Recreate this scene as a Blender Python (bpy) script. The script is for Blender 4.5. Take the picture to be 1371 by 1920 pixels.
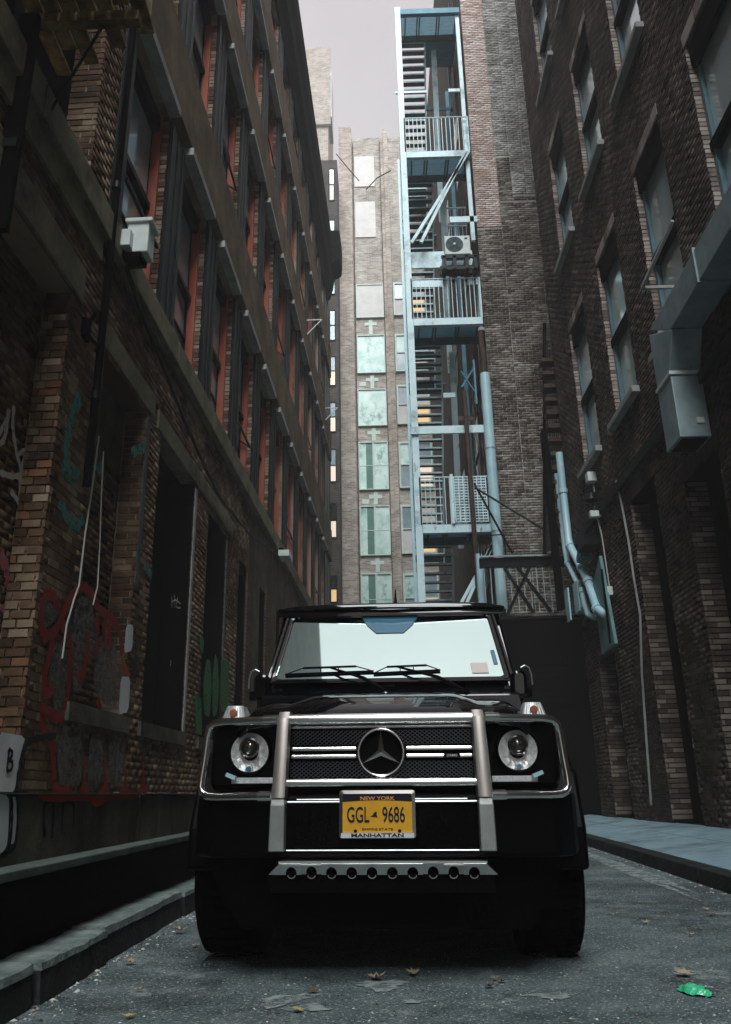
import bpy, bmesh, math, random
import numpy as np
from mathutils import Vector, Matrix
for o in list(bpy.data.objects): bpy.data.objects.remove(o, do_unlink=True)
random.seed(7); rng = np.random.default_rng(11)
SC = bpy.context.scene; COL = SC.collection
R = math.radians

# ------------------------------------------------------------------ camera
def _n(v): return Vector(v).normalized()
FPX = 1521.0
c_up = _n((-83.5, -4360, FPX)); c_fw = Vector((35, 530, FPX)); c_fw = (c_fw - c_up*c_fw.dot(c_up)).normalized()
c_rt = c_fw.cross(c_up)
if c_rt.x < 0: c_rt = -c_rt
cam_d = bpy.data.cameras.new('camera'); cam = bpy.data.objects.new('camera', cam_d); COL.objects.link(cam)
mx = Matrix(((c_rt.x, -c_rt.y, -c_rt.z), (c_fw.x, -c_fw.y, -c_fw.z), (c_up.x, -c_up.y, -c_up.z))).to_4x4()
cam.matrix_world = Matrix.Translation((0, 0, 0.74)) @ mx
cam_d.sensor_fit = 'VERTICAL'; cam_d.sensor_height = 24.0; cam_d.lens = FPX/1920*24.0
cam_d.clip_start = 0.05; cam_d.clip_end = 2000
SC.camera = cam

# ------------------------------------------------------------------ world, sun, exposure
SUN_EL, SUN_AZ = 50.0, 175.0       # soft overcast light, from behind and a little to the left of the camera
W = bpy.data.worlds.new('World'); SC.world = W; W.use_nodes = True
nt = W.node_tree; nt.nodes.clear()
out = nt.nodes.new('ShaderNodeOutputWorld'); bg = nt.nodes.new('ShaderNodeBackground')
sky = nt.nodes.new('ShaderNodeTexSky'); sky.sky_type = 'NISHITA'; sky.sun_disc = False
sky.sun_elevation = R(SUN_EL); sky.sun_rotation = R(SUN_AZ); sky.air_density = 1.0; sky.dust_density = 4.0
mixw = nt.nodes.new('ShaderNodeMix'); mixw.data_type = 'RGBA'; mixw.inputs[0].default_value = 0.80
mixw.inputs[7].default_value = (3.7, 3.42, 3.36, 1)     # the overcast deck hides most of the blue
nt.links.new(sky.outputs[0], mixw.inputs[6]); nt.links.new(mixw.outputs[2], bg.inputs[0])
bg.inputs[1].default_value = 0.05
tc = nt.nodes.new('ShaderNodeTexCoord'); cn = nt.nodes.new('ShaderNodeTexNoise'); cn.inputs['Scale'].default_value = 2.2; cn.inputs['Detail'].default_value = 5
cr = nt.nodes.new('ShaderNodeMapRange'); cr.inputs[1].default_value = .3; cr.inputs[2].default_value = .7; cr.inputs[3].default_value = .9; cr.inputs[4].default_value = 1.12
cm = nt.nodes.new('ShaderNodeVectorMath'); cm.operation = 'SCALE'
nt.links.new(tc.outputs['Generated'], cn.inputs['Vector']); nt.links.new(cn.outputs[0], cr.inputs[0]); nt.links.new(mixw.outputs[2], cm.inputs[0]); nt.links.new(cr.outputs[0], cm.inputs['Scale']); nt.links.new(cm.outputs[0], bg.inputs[0])
nt.links.new(bg.outputs[0], out.inputs[0])
sd = bpy.data.lights.new('sun', 'SUN'); sun = bpy.data.objects.new('sun', sd); COL.objects.link(sun)
sd.energy = 1.5; sd.angle = R(40); sd.color = (0.90, 0.98, 1.0)
az = R(SUN_AZ); dsun = Vector((math.sin(az)*math.cos(R(SUN_EL)), math.cos(az)*math.cos(R(SUN_EL)), math.sin(R(SUN_EL))))
sun.rotation_euler = dsun.to_track_quat('Z', 'Y').to_euler()
SC.view_settings.view_transform = 'Standard'; SC.view_settings.look = 'None'
SC.view_settings.gamma = 1; SC.view_settings.exposure = 2.15
try: SC.view_settings.use_curve_mapping = False
except Exception: pass
SC.cycles.max_bounces = 6; SC.cycles.volume_bounces = 0; SC.cycles.diffuse_bounces = 3
SC.cycles.use_denoising = True
SC.cycles.volume_step_rate = 4.0

# ------------------------------------------------------------------ materials
def M(name, cols, rough=.8, metal=0.0, scale=2.0, bump=.0, bscale=60, detail=5, isl=0.0, spec=.18, coat=0, emit=None, estr=0, stretch=(1,1,1), stain=None, bdist=.01, alpha=None, spk=None, obj=False):
    m = bpy.data.materials.new(name); m.use_nodes = True; t = m.node_tree; N = t.nodes; L = t.links
    b = N['Principled BSDF']
    b.inputs['Roughness'].default_value = rough; b.inputs['Metallic'].default_value = metal
    b.inputs['Specular IOR Level'].default_value = spec; b.inputs['Coat Weight'].default_value = coat
    b.inputs['Coat Roughness'].default_value = .03
    if len(cols) == 1 and not bump and not isl and not stain and alpha is None:
        b.inputs['Base Color'].default_value = (*cols[0], 1)
    else:
        if obj: pos = N.new('ShaderNodeTexCoord').outputs['Object']
        else: pos = N.new('ShaderNodeNewGeometry').outputs['Position']
        mp = N.new('ShaderNodeMapping'); mp.inputs['Scale'].default_value = stretch
        L.new(pos, mp.inputs[0])
        nz = N.new('ShaderNodeTexNoise'); nz.inputs['Scale'].default_value = scale; nz.inputs['Detail'].default_value = detail; nz.inputs['Roughness'].default_value = .65
        L.new(mp.outputs[0], nz.inputs['Vector'])
        rp = N.new('ShaderNodeValToRGB'); e = rp.color_ramp.elements
        n = len(cols)
        if n == 1: e[0].color = e[1].color = (*cols[0], 1)
        else:
            e[0].position = .32; e[0].color = (*cols[0], 1); e[1].position = .68; e[1].color = (*cols[-1], 1)
            for i in range(1, n-1):
                x = e.new(.32+.36*i/(n-1)); x.color = (*cols[i], 1)
        fac = nz.outputs[0]
        if isl:
            g = N.new('ShaderNodeNewGeometry'); oi = N.new('ShaderNodeObjectInfo')
            ad = N.new('ShaderNodeMath'); ad.operation = 'ADD'; L.new(g.outputs['Random Per Island'], ad.inputs[0]); L.new(oi.outputs['Random'], ad.inputs[1])
            fr = N.new('ShaderNodeMath'); fr.operation = 'FRACT'; L.new(ad.outputs[0], fr.inputs[0])
            mr = N.new('ShaderNodeMapRange'); mr.inputs[3].default_value = .5-isl/2; mr.inputs[4].default_value = .5+isl/2; L.new(fr.outputs[0], mr.inputs[0])
            a2 = N.new('ShaderNodeMath'); a2.operation = 'ADD'; L.new(mr.outputs[0], a2.inputs[0]); L.new(nz.outputs[0], a2.inputs[1])
            s2 = N.new('ShaderNodeMath'); s2.operation = 'SUBTRACT'; s2.inputs[1].default_value = .5; L.new(a2.outputs[0], s2.inputs[0]); fac = s2.outputs[0]
        L.new(fac, rp.inputs[0]); colo = rp.outputs[0]
        for st in (stain or []):      # (colour, noise scale, low, high, stretch)
            n2 = N.new('ShaderNodeTexNoise'); n2.inputs['Scale'].default_value = st[1]; n2.inputs['Detail'].default_value = 6; n2.inputs['Roughness'].default_value = .7
            m2 = N.new('ShaderNodeMapping'); m2.inputs['Scale'].default_value = st[4] if len(st) > 4 else (1,1,1); m2.inputs['Location'].default_value = (st[1]*3.1, 1.7, st[2]*9)
            L.new(pos, m2.inputs[0]); L.new(m2.outputs[0], n2.inputs['Vector'])
            r2 = N.new('ShaderNodeMapRange'); r2.inputs[1].default_value = st[2]; r2.inputs[2].default_value = st[3]; L.new(n2.outputs[0], r2.inputs[0])
            mm = N.new('ShaderNodeMix'); mm.data_type = 'RGBA'; L.new(r2.outputs[0], mm.inputs[0]); L.new(colo, mm.inputs[6]); mm.inputs[7].default_value = (*st[0], 1); colo = mm.outputs[2]
        L.new(colo, b.inputs['Base Color'])
        if bump:
            nb = N.new('ShaderNodeTexNoise'); nb.inputs['Scale'].default_value = bscale; nb.inputs['Detail'].default_value = 4
            L.new(mp.outputs[0], nb.inputs['Vector'])
            bp = N.new('ShaderNodeBump'); bp.inputs['Strength'].default_value = bump; bp.inputs['Distance'].default_value = bdist
            L.new(nb.outputs[0], bp.inputs['Height']); L.new(bp.outputs[0], b.inputs['Normal'])
        if alpha is not None:
            na = N.new('ShaderNodeTexNoise'); na.inputs['Scale'].default_value = alpha[0]; na.inputs['Detail'].default_value = 7; na.inputs['Roughness'].default_value = .75; L.new(pos, na.inputs['Vector'])
            ra = N.new('ShaderNodeMapRange'); ra.inputs[1].default_value = alpha[1]; ra.inputs[2].default_value = alpha[2]; L.new(na.outputs[0], ra.inputs[0]); L.new(ra.outputs[0], b.inputs['Alpha'])
    if emit: b.inputs['Emission Color'].default_value = (*emit, 1); b.inputs['Emission Strength'].default_value = estr
    return m

def MBR(name, cols, mortar, bw=.21, bh=.075, msize=.012, stain=None, axis='xz', rough=.85):
    """brick texture for walls too far away to show single bricks"""
    m = M(name, cols, rough=rough, scale=1.2, stain=stain, bump=.2, bscale=30)
    t = m.node_tree; N = t.nodes; L = t.links; b = N['Principled BSDF']
    src = b.inputs['Base Color'].links[0].from_socket
    g = N.new('ShaderNodeNewGeometry'); sx = N.new('ShaderNodeSeparateXYZ'); L.new(g.outputs['Position'], sx.inputs[0])
    cx = N.new('ShaderNodeCombineXYZ'); L.new(sx.outputs['X' if axis == 'xz' else 'Y'], cx.inputs[0]); L.new(sx.outputs['Z'], cx.inputs[1])
    bt = N.new('ShaderNodeTexBrick'); bt.inputs['Scale'].default_value = 1; bt.inputs['Brick Width'].default_value = bw; bt.inputs['Row Height'].default_value = bh
    bt.inputs['Mortar Size'].default_value = msize; bt.inputs['Color1'].default_value = (1,1,1,1); bt.inputs['Color2'].default_value = (.45,.45,.45,1); bt.inputs['Mortar'].default_value = (1,1,1,1)
    L.new(cx.outputs[0], bt.inputs['Vector'])
    mu = N.new('ShaderNodeMix'); mu.data_type = 'RGBA'; mu.blend_type = 'MULTIPLY'; mu.inputs[0].default_value = 1; L.new(src, mu.inputs[6]); L.new(bt.outputs['Color'], mu.inputs[7])
    mm = N.new('ShaderNodeMix'); mm.data_type = 'RGBA'; L.new(bt.outputs['Fac'], mm.inputs[0]); L.new(mu.outputs[2], mm.inputs[6]); mm.inputs[7].default_value = (*mortar, 1)
    L.new(mm.outputs[2], b.inputs['Base Color'])
    return m

K = {}
K['brickL'] = M('brick_left', [(.034,.018,.010), (.085,.046,.024), (.135,.082,.046), (.24,.175,.115)], scale=1.1, isl=.27, bump=.5, bscale=45, stain=[((.03,.022,.016), .9, .52, .72)])
K['brickLor'] = M('orange_brick', [(.15,.06,.03), (.26,.13,.075)], scale=3, bump=.4)
K['mortL'] = M('mortar_left', [(.05,.04,.03), (.13,.105,.075)], scale=3, bump=.4)
K['brickLred'] = M('brick_reveal_left', [(.10,.055,.035), (.19,.12,.08), (.32,.235,.175)], scale=2, isl=.7, bump=.5)
K['brickR'] = M('brick_right', [(.022,.015,.012), (.042,.029,.022), (.068,.046,.035), (.12,.085,.068)], scale=1.4, isl=.3, bump=.5, bscale=45, stain=[((.02,.014,.011), .6, .5, .7)])
K['brickRj'] = M('brick_reveal_right', [(.16,.12,.10), (.32,.25,.22), (.45,.38,.34)], scale=3, isl=.5, bump=.5)
K['brickRm'] = M('brick_corner_right', [(.05,.036,.028), (.11,.085,.066), (.21,.17,.14)], scale=2, isl=.6, bump=.5)
K['mortR'] = M('mortar_right', [(.07,.06,.05), (.23,.20,.165)], scale=2.2, bump=.4, stain=[((.03,.025,.02), .7, .5, .68)])
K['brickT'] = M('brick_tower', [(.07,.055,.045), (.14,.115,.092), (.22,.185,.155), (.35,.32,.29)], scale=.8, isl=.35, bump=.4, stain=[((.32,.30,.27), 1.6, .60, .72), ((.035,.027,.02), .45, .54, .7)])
K['brickTpale'] = M('hazed_tower_brick', [(.21,.20,.185), (.34,.325,.30), (.48,.465,.44)], scale=.9, isl=.4, bump=.4, stain=[((.42,.41,.38), 1.6, .54, .68), ((.08,.07,.058), .45, .52, .7)])  # paler copy for the upper tower: haze glare put into the brick colour
K['brickTred'] = M('brick_tower_red', [(.42,.30,.26), (.55,.42,.38), (.64,.54,.50)], scale=1.2, isl=.5, bump=.4)  # red brick paled, with the hazy wash in its colour
K['mortT'] = M('mortar_tower', [(.14,.125,.105), (.52,.5,.46)], scale=1.0, bump=.3)
K['backbr'] = MBR('brick_back', [(.34,.30,.26), (.48,.43,.385), (.58,.54,.49)], (.42,.38,.33), bw=.3, bh=.1, stain=[((.10,.085,.07), .5, .5, .75), ((.4,.36,.32), 1.2, .6, .8)])  # wall and piers paled in colour to make up for thin haze
K['backpier'] = MBR('brick_pier', [(.38,.30,.26), (.51,.42,.37), (.62,.54,.49)], (.42,.38,.33), bw=.3, bh=.1, stain=[((.14,.11,.09), .6, .5, .75)])
K['dkbr'] = MBR('brick_dark_far', [(.03,.027,.024), (.055,.045,.04), (.10,.085,.075)], (.10,.095,.085), bw=.3, bh=.1)
K['tower2'] = MBR('brick_pale_tower', [(.3,.24,.2), (.42,.35,.3), (.5,.44,.4)], (.5,.46,.42), bw=.3, bh=.1)
K['sideT'] = MBR('brick_side', [(.025,.02,.016), (.05,.04,.03), (.09,.07,.055)], (.07,.06,.05), axis='yz', stain=[((.4,.38,.34), 1.5, .66, .72, (1,1,.25))])
K['plainL'] = MBR('brick_wall_left', [(.045,.028,.02), (.09,.055,.035), (.15,.10,.065)], (.10,.08,.06), axis='yz')
K['plainR'] = MBR('brick_wall_right', [(.03,.02,.015), (.06,.038,.027), (.10,.065,.045)], (.14,.12,.095), axis='yz')
K['belt'] = M('belt_brickwork', [(.10,.068,.042), (.155,.108,.068), (.22,.16,.105)], scale=1.4, bump=.5, bscale=35, stain=[((.28,.22,.16), 6, .62, .7, (1,.4,1)), ((.07,.045,.03), .8, .5, .7)])
K['khaki'] = M('khaki_stone', [(.11,.10,.065), (.19,.17,.115), (.25,.22,.15)], scale=2.5, bump=.4, bscale=40, stain=[((.09,.06,.035), 1.3, .55, .7)])
K['pale'] = M('pale_stone', [(.26,.26,.25), (.4,.4,.38)], scale=4, bump=.3)
K['blackiron'] = M('black_iron', [(.0022,.0025,.003), (.008,.009,.010)], rough=.4, scale=4, bump=.15, bscale=30, stretch=(1,1,.15), spec=.14)
K['greyshut'] = M('weathered_shutter', [(.018,.024,.027), (.045,.055,.06)], rough=.6, scale=2.5, bump=.2)
K['black'] = M('shade_black', [(.001,.0009,.0009), (.003,.0026,.0023)], rough=.9, scale=3, bump=.2, spec=.03)  # near-black for black parts and recesses; deep shade put into the colour
K['redpaint'] = M('red_oxide_paint', [(.28,.05,.028), (.38,.085,.05), (.40,.14,.095)], rough=.6, scale=3, stretch=(1,1,.2), stain=[((.2,.12,.09), 5, .62, .75, (1,1,.3))])
K['paneL'] = M('old_window_glass', [(.38,.48,.52), (.72,.84,.88)], rough=.07, scale=.7, spec=.9, detail=2, metal=.35)  # pale blue base stands in for reflected sky
K['paneR'] = M('pale_sky_glass', [(.45,.53,.5), (.66,.80,.82), (.78,.88,.88)], rough=.10, scale=.55, spec=.8, detail=2, metal=.35)  # bright base puts the sky's reflection into the pane colour
K['glass'] = M('reflecting_glass', [(.30,.38,.42)], rough=.05, spec=.9)
K['brownb'] = M('brown_backed_glass', [(.10,.05,.025), (.16,.09,.045)], rough=.2, scale=1, spec=.5)
K['tealfr'] = M('blue_window_frame', [(.10,.17,.20), (.17,.27,.31)], rough=.5, scale=3)
K['asph'] = M('asphalt', [(.062,.088,.094), (.115,.150,.156), (.19,.225,.228)], rough=.72, scale=3.0, bump=1.0, bscale=110, bdist=.01, detail=9, stain=[((.27,.30,.295), 2.1, .62, .68), ((.05,.062,.062), .8, .50, .62), ((.42,.46,.45), 70, .56, .62), ((.02,.024,.024), 45, .58, .64)])
K['pave'] = M('sidewalk_concrete', [(.16,.25,.29), (.26,.37,.41)], rough=.75, scale=2.2, bump=.5, bscale=120, bdist=.004, stain=[((.09,.115,.125), 1.1, .52, .7)])
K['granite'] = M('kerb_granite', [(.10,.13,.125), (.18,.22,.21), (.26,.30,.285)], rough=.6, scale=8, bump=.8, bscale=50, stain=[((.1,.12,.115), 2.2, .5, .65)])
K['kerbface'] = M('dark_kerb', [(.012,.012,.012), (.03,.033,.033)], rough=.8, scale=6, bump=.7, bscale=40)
K['conc'] = M('dock_concrete', [(.05,.05,.038), (.085,.083,.062), (.14,.135,.10)], rough=.85, scale=2.5, bump=.5, bscale=35, stain=[((.03,.028,.02), 1.4, .5, .66, (1,1,.4))])
K['ledge'] = M('ledge_concrete', [(.06,.075,.068), (.12,.14,.13)], rough=.8, scale=4, bump=.5, bscale=50)
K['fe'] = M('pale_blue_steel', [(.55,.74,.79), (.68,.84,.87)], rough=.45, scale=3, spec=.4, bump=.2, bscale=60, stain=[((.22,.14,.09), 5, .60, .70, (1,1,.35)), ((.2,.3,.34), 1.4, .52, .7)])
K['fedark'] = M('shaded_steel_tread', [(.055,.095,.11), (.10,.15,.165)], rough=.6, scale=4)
K['feplate'] = M('blue_deck_plate', [(.07,.19,.27), (.14,.31,.40)], rough=.55, scale=3, stretch=(1,8,1))
K['pipe'] = M('galvanised_pipe', [(.36,.56,.63), (.48,.68,.74)], rough=.35, scale=2, spec=.6)
K['rustpipe'] = M('rusty_pipe', [(.04,.022,.017), (.085,.05,.036)], rough=.7, scale=3)
K['whiteac'] = M('white_enamel', [(.55,.6,.58), (.7,.74,.71)], rough=.5, scale=4)
K['fan'] = M('dark_fan', [(.03,.07,.08)], rough=.5)
K['green'] = M('green_peeling_pane', [(.30,.52,.46), (.55,.72,.66), (.7,.82,.78)], rough=.35, scale=1.6, detail=8, spec=.6, stain=[((.12,.30,.25), 1.3, .56, .66, (1,1,.5))])
K['greendk'] = M('dark_green_pane', [(.03,.13,.10), (.07,.22,.17)], rough=.2, scale=2, spec=.8)
K['cream'] = M('cream_window_frame', [(.5,.6,.55), (.64,.72,.67)], rough=.6, scale=4)
K['blank'] = M('pale_blank_window', [(.55,.52,.5), (.66,.63,.61)], rough=.7, scale=2)
K['warm'] = M('lit_warm_pane', [(.4,.3,.15)], rough=.4, emit=(1.0,.62,.28), estr=.16)
K['warm2'] = M('lit_cream_pane', [(.4,.35,.3)], rough=.4, emit=(1.0,.78,.6), estr=.17)
K['cool'] = M('blue_grey_pane', [(.16,.24,.28), (.3,.38,.41)], rough=.2, scale=2, spec=.8)
K['galv'] = M('galvanised_duct', [(.22,.29,.31), (.36,.45,.47)], rough=.42, scale=3, metal=.25, spec=.6, stain=[((.13,.16,.17), 4, .6, .75)])
K['tealpl'] = M('faded_teal_board', [(.10,.19,.20), (.17,.28,.28)], rough=.6, scale=4)
K['wire'] = M('pale_cable', [(.42,.42,.37)], rough=.6)
K['blackw'] = M('black_cable', [(.012,.012,.012)], rough=.6)
K['wood'] = M('peeling_painted_wood', [(.05,.03,.014), (.2,.13,.05), (.4,.29,.13)], rough=.8, scale=5, bump=.6, detail=8)
# car
K['paint'] = M('black_car_paint', [(.0012,.0015,.0022)], rough=.12, spec=.0, coat=.9)
K['satin'] = M('satin_black_bodywork', [(.0012,.0012,.0015)], rough=.4, spec=.06)
K['plastic'] = M('black_plastic', [(.0015,.0015,.0018)], rough=.6, spec=.05)
K['rubber'] = M('tyre_rubber', [(.001,.001,.001), (.002,.002,.002)], rough=.95, scale=20, spec=.01)
K['chrome'] = M('chrome', [(.92,.90,.88)], rough=.17, metal=1)
K['meshwire'] = M('dark_grille_wire', [(.10,.11,.12)], rough=.3, metal=.9)
K['satinchrome'] = M('satin_chrome', [(.86,.80,.74), (.97,.92,.87)], rough=.33, metal=1, scale=9, stretch=(1,1,.3))
K['steel'] = M('brushed_steel', [(.42,.44,.43), (.6,.62,.6)], rough=.35, metal=.85, scale=10)
K['wscreen'] = M('windscreen_glass', [(.74,.95,.92)], rough=.02, metal=1)
K['band'] = M('windscreen_sensor_band', [(.05,.17,.26)], rough=.1, spec=.8)
K['lens'] = M('headlamp_lens', [(.6,.6,.58), (.97,.97,.95)], rough=.15, metal=.3, scale=38, bump=.7, bscale=50)
K['lensin'] = M('projector_lens', [(.03,.025,.015)], rough=.02, spec=1, coat=1)
K['clear'] = M('clear_ribbed_lens', [(.38,.38,.38), (.55,.53,.52)], rough=.2, scale=30, spec=.8)
K['amber'] = M('amber_bulb', [(.3,.10,.05)], rough=.3)
K['led'] = M('running_light_strip', [(.45,.45,.47), (.7,.7,.72)], rough=.3, scale=60)
K['platey'] = M('yellow_number_plate', [(.60,.30,.022), (.68,.36,.03)], rough=.45, scale=20)
K['dk'] = M('plate_ink', [(.012,.01,.02)], rough=.5)
K['orange'] = M('orange_ink', [(.6,.28,.1)], rough=.5)
K['sticker'] = M('pale_sticker', [(.72,.6,.56)], rough=.6)
# ground litter and paint
K['leaf'] = M('dry_leaf', [(.30,.22,.13), (.45,.36,.26)], rough=.7, scale=12)
K['leafb'] = M('brown_leaf', [(.09,.055,.035), (.16,.11,.075)], rough=.7, scale=12)
K['leafy'] = M('yellow_leaf', [(.45,.33,.12), (.55,.42,.2)], rough=.7, scale=12)
K['litter'] = M('litter_bits', [(.06,.05,.035), (.26,.25,.22), (.55,.55,.51)], rough=.8, scale=8, isl=.9)
K['greenw'] = M('green_plastic', [(.03,.45,.2), (.06,.62,.32)], rough=.25, scale=20, bump=.5, bscale=30, spec=.8)
K['wlabel'] = M('white_label', [(.6,.62,.66)], rough=.4)
K['blab'] = M('blue_label', [(.08,.16,.35)], rough=.4)
def paintm(n, c, lo=.30, hi=.46, sc=14, v=.75):
    return M('spray_'+n, [tuple(x*v for x in c), c], rough=.6, scale=3, alpha=(sc, lo, hi))
K['g_wp'] = paintm('chalk_white', (.75,.78,.8), .12, .3)
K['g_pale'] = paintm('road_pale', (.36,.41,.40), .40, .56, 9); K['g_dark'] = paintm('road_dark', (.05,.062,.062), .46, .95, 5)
K['g_white'] = paintm('white', (.6,.56,.5)); K['g_teal'] = paintm('teal', (.06,.22,.19), .34, .52)
K['g_red'] = paintm('red', (.24,.016,.012), .18, .34); K['g_bred'] = paintm('bright_red', (.5,.05,.02), .25, .4)
K['g_grey'] = paintm('grey', (.13,.125,.115), .34, .58); K['g_pink'] = paintm('pink', (.42,.14,.17), .3, .45)
K['g_green'] = paintm('green', (.04,.17,.05), .3, .45); K['g_black'] = paintm('black', (.008,.008,.01), .2, .36)
K['g_silver'] = paintm('silver', (.40,.44,.46), .24, .42); K['g_pole'] = paintm('pale', (.45,.45,.42), .3, .45)

# ------------------------------------------------------------------ mesh helpers
WT = {}
class MB:
    def __init__(s): s.v = []; s.f = []
    def add(s, vs, fs):
        o = len(s.v); s.v += [tuple(p) for p in vs]; s.f += [tuple(o+i for i in f) for f in fs]; return s
    def box(s, x0, x1, y0, y1, z0, z1):
        return s.add([(x0,y0,z0),(x1,y0,z0),(x1,y1,z0),(x0,y1,z0),(x0,y0,z1),(x1,y0,z1),(x1,y1,z1),(x0,y1,z1)],
                     [(0,3,2,1),(4,5,6,7),(0,1,5,4),(1,2,6,5),(2,3,7,6),(3,0,4,7)])
    def hexa(s, p):     # 8 corners ordered like box
        return s.add(p, [(0,3,2,1),(4,5,6,7),(0,1,5,4),(1,2,6,5),(2,3,7,6),(3,0,4,7)])
    def quad(s, a, b, c, d): return s.add([a,b,c,d], [(0,1,2,3)])
    def bar(s, a, b, w, h=None, up=(0,0,1)):
        a, b = Vector(a), Vector(b); h = h or w; d = (b-a).normalized(); u = Vector(up)
        if abs(d.dot(u)) > .98: u = Vector((0,1,0))
        r = d.cross(u).normalized()*w/2; u = r.cross(d).normalized()*h/2
        return s.hexa([a-r-u, a+r-u, b+r-u, b-r-u, a-r+u, a+r+u, b+r+u, b-r+u])
    def tube(s, pts, r, n=10, closed=False):
        pts = [Vector(p) for p in pts]; rs = r if isinstance(r, (list, tuple)) else [r]*len(pts)
        rings = []; m = len(pts); pu = None
        for i, p in enumerate(pts):
            a = pts[(i-1) % m] if (closed or i) else p; b = pts[(i+1) % m] if (closed or i < m-1) else p
            d = (b-a).normalized()
            if pu is None:
                pu = Vector((0,0,1)) if abs(d.z) < .9 else Vector((0,1,0))
            u = (pu - d*pu.dot(d)).normalized(); pu = u; w = d.cross(u)
            rings.append([p + (u*math.cos(2*math.pi*k/n) + w*math.sin(2*math.pi*k/n))*rs[i] for k in range(n)])
        o = len(s.v); s.v += [tuple(q) for g in rings for q in g]
        for i in range(m if closed else m-1):
            j = (i+1) % m
            for k in range(n): s.f.append((o+i*n+k, o+i*n+(k+1) % n, o+j*n+(k+1) % n, o+j*n+k))
        if not closed:
            s.f.append(tuple(o+k for k in reversed(range(n)))); s.f.append(tuple(o+(m-1)*n+k for k in range(n)))
        return s
    def lathe(s, prof, c=(0,0,0), axis='y', n=28):     # prof: (radius, height) along axis
        o = len(s.v); c = Vector(c)
        for r, h in prof:
            for k in range(n):
                a = 2*math.pi*k/n; x, z = r*math.cos(a), r*math.sin(a)
                p = {'y': (x, h, z), 'x': (h, x, z), 'z': (x, z, h)}[axis]; s.v.append(tuple(c+Vector(p)))
        for i in range(len(prof)-1):
            for k in range(n): s.f.append((o+i*n+k, o+i*n+(k+1) % n, o+(i+1)*n+(k+1) % n, o+(i+1)*n+k))
        return s
    def prism(s, poly, f0, f1):     # poly of 2D points, f0/f1 map a 2D point to 3D for the two caps
        n = len(poly); o = len(s.v); s.v += [tuple(f0(*p)) for p in poly]+[tuple(f1(*p)) for p in poly]
        s.f.append(tuple(o+i for i in range(n))); s.f.append(tuple(o+n+i for i in reversed(range(n))))
        for i in range(n): s.f.append((o+i, o+n+i, o+n+(i+1) % n, o+(i+1) % n))
        return s
    def build(s, name, mat, parent=None, local=False, bevel=0, smooth=False, seg=2, **kw):
        me = bpy.data.meshes.new(name); me.from_pydata(s.v, [], s.f); me.update()
        return link(name, me, mat, parent, local, bevel, smooth, seg, **kw)
def link(name, me, mat, parent=None, local=False, bevel=0, smooth=False, seg=2, fix=True, **kw):
    if fix:
        bm = bmesh.new(); bm.from_mesh(me); bmesh.ops.recalc_face_normals(bm, faces=bm.faces); bm.to_mesh(me); bm.free()
    if smooth:
        for p in me.polygons: p.use_smooth = True
    o = bpy.data.objects.new(name, me); COL.objects.link(o)
    if mat: me.materials.append(K[mat] if isinstance(mat, str) else mat)
    if parent is not None:
        o.parent = parent
        if not local: o.location = -WT.get(parent.name, Vector((0,0,0)))
        WT[o.name] = Vector((0,0,0))
    if smooth: 
        es = o.modifiers.new('edge', 'EDGE_SPLIT'); es.split_angle = R(38)
    if bevel:
        b = o.modifiers.new('bevel', 'BEVEL'); b.width = bevel; b.segments = seg; b.limit_method = 'ANGLE'
    tag(o, **kw); return o
def tag(o, label=None, cat=None, group=None, kind=None):
    if label: o['label'] = label
    if cat: o['category'] = cat
    if group: o['group'] = group
    if kind: o['kind'] = kind
def thing(name, loc, label, cat, group=None):
    o = bpy.data.objects.new(name, None); COL.objects.link(o); o.location = loc; o.empty_display_size = .2
    WT[o.name] = Vector(loc); tag(o, label, cat, group); return o
def dup(src, parent, off, name=None):       # an alike piece sharing its mesh, moved by off from its source
    c = src.copy(); COL.objects.link(c); c.parent = parent; c.location = src.location + Vector(off); WT[c.name] = Vector((0,0,0)); return c
def rrect(x0, x1, z0, z1, r, n=5):
    p = []
    for cx, cz, a0 in ((x1-r, z1-r, 0), (x0+r, z1-r, 90), (x0+r, z0+r, 180), (x1-r, z0+r, 270)):
        for k in range(n+1):
            a = R(a0+90*k/n); p.append((cx+r*math.cos(a), cz+r*math.sin(a)))
    return p

def loft(mb, secs):     # secs: list of closed rings with equal counts
    n = len(secs[0]); o = len(mb.v)
    for s_ in secs: mb.v += [tuple(p) for p in s_]
    for i in range(len(secs)-1):
        for k in range(n): mb.f.append((o+i*n+k, o+i*n+(k+1) % n, o+(i+1)*n+(k+1) % n, o+(i+1)*n+k))
    mb.f.append(tuple(o+k for k in reversed(range(n)))); mb.f.append(tuple(o+(len(secs)-1)*n+k for k in range(n)))
    return mb

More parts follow.
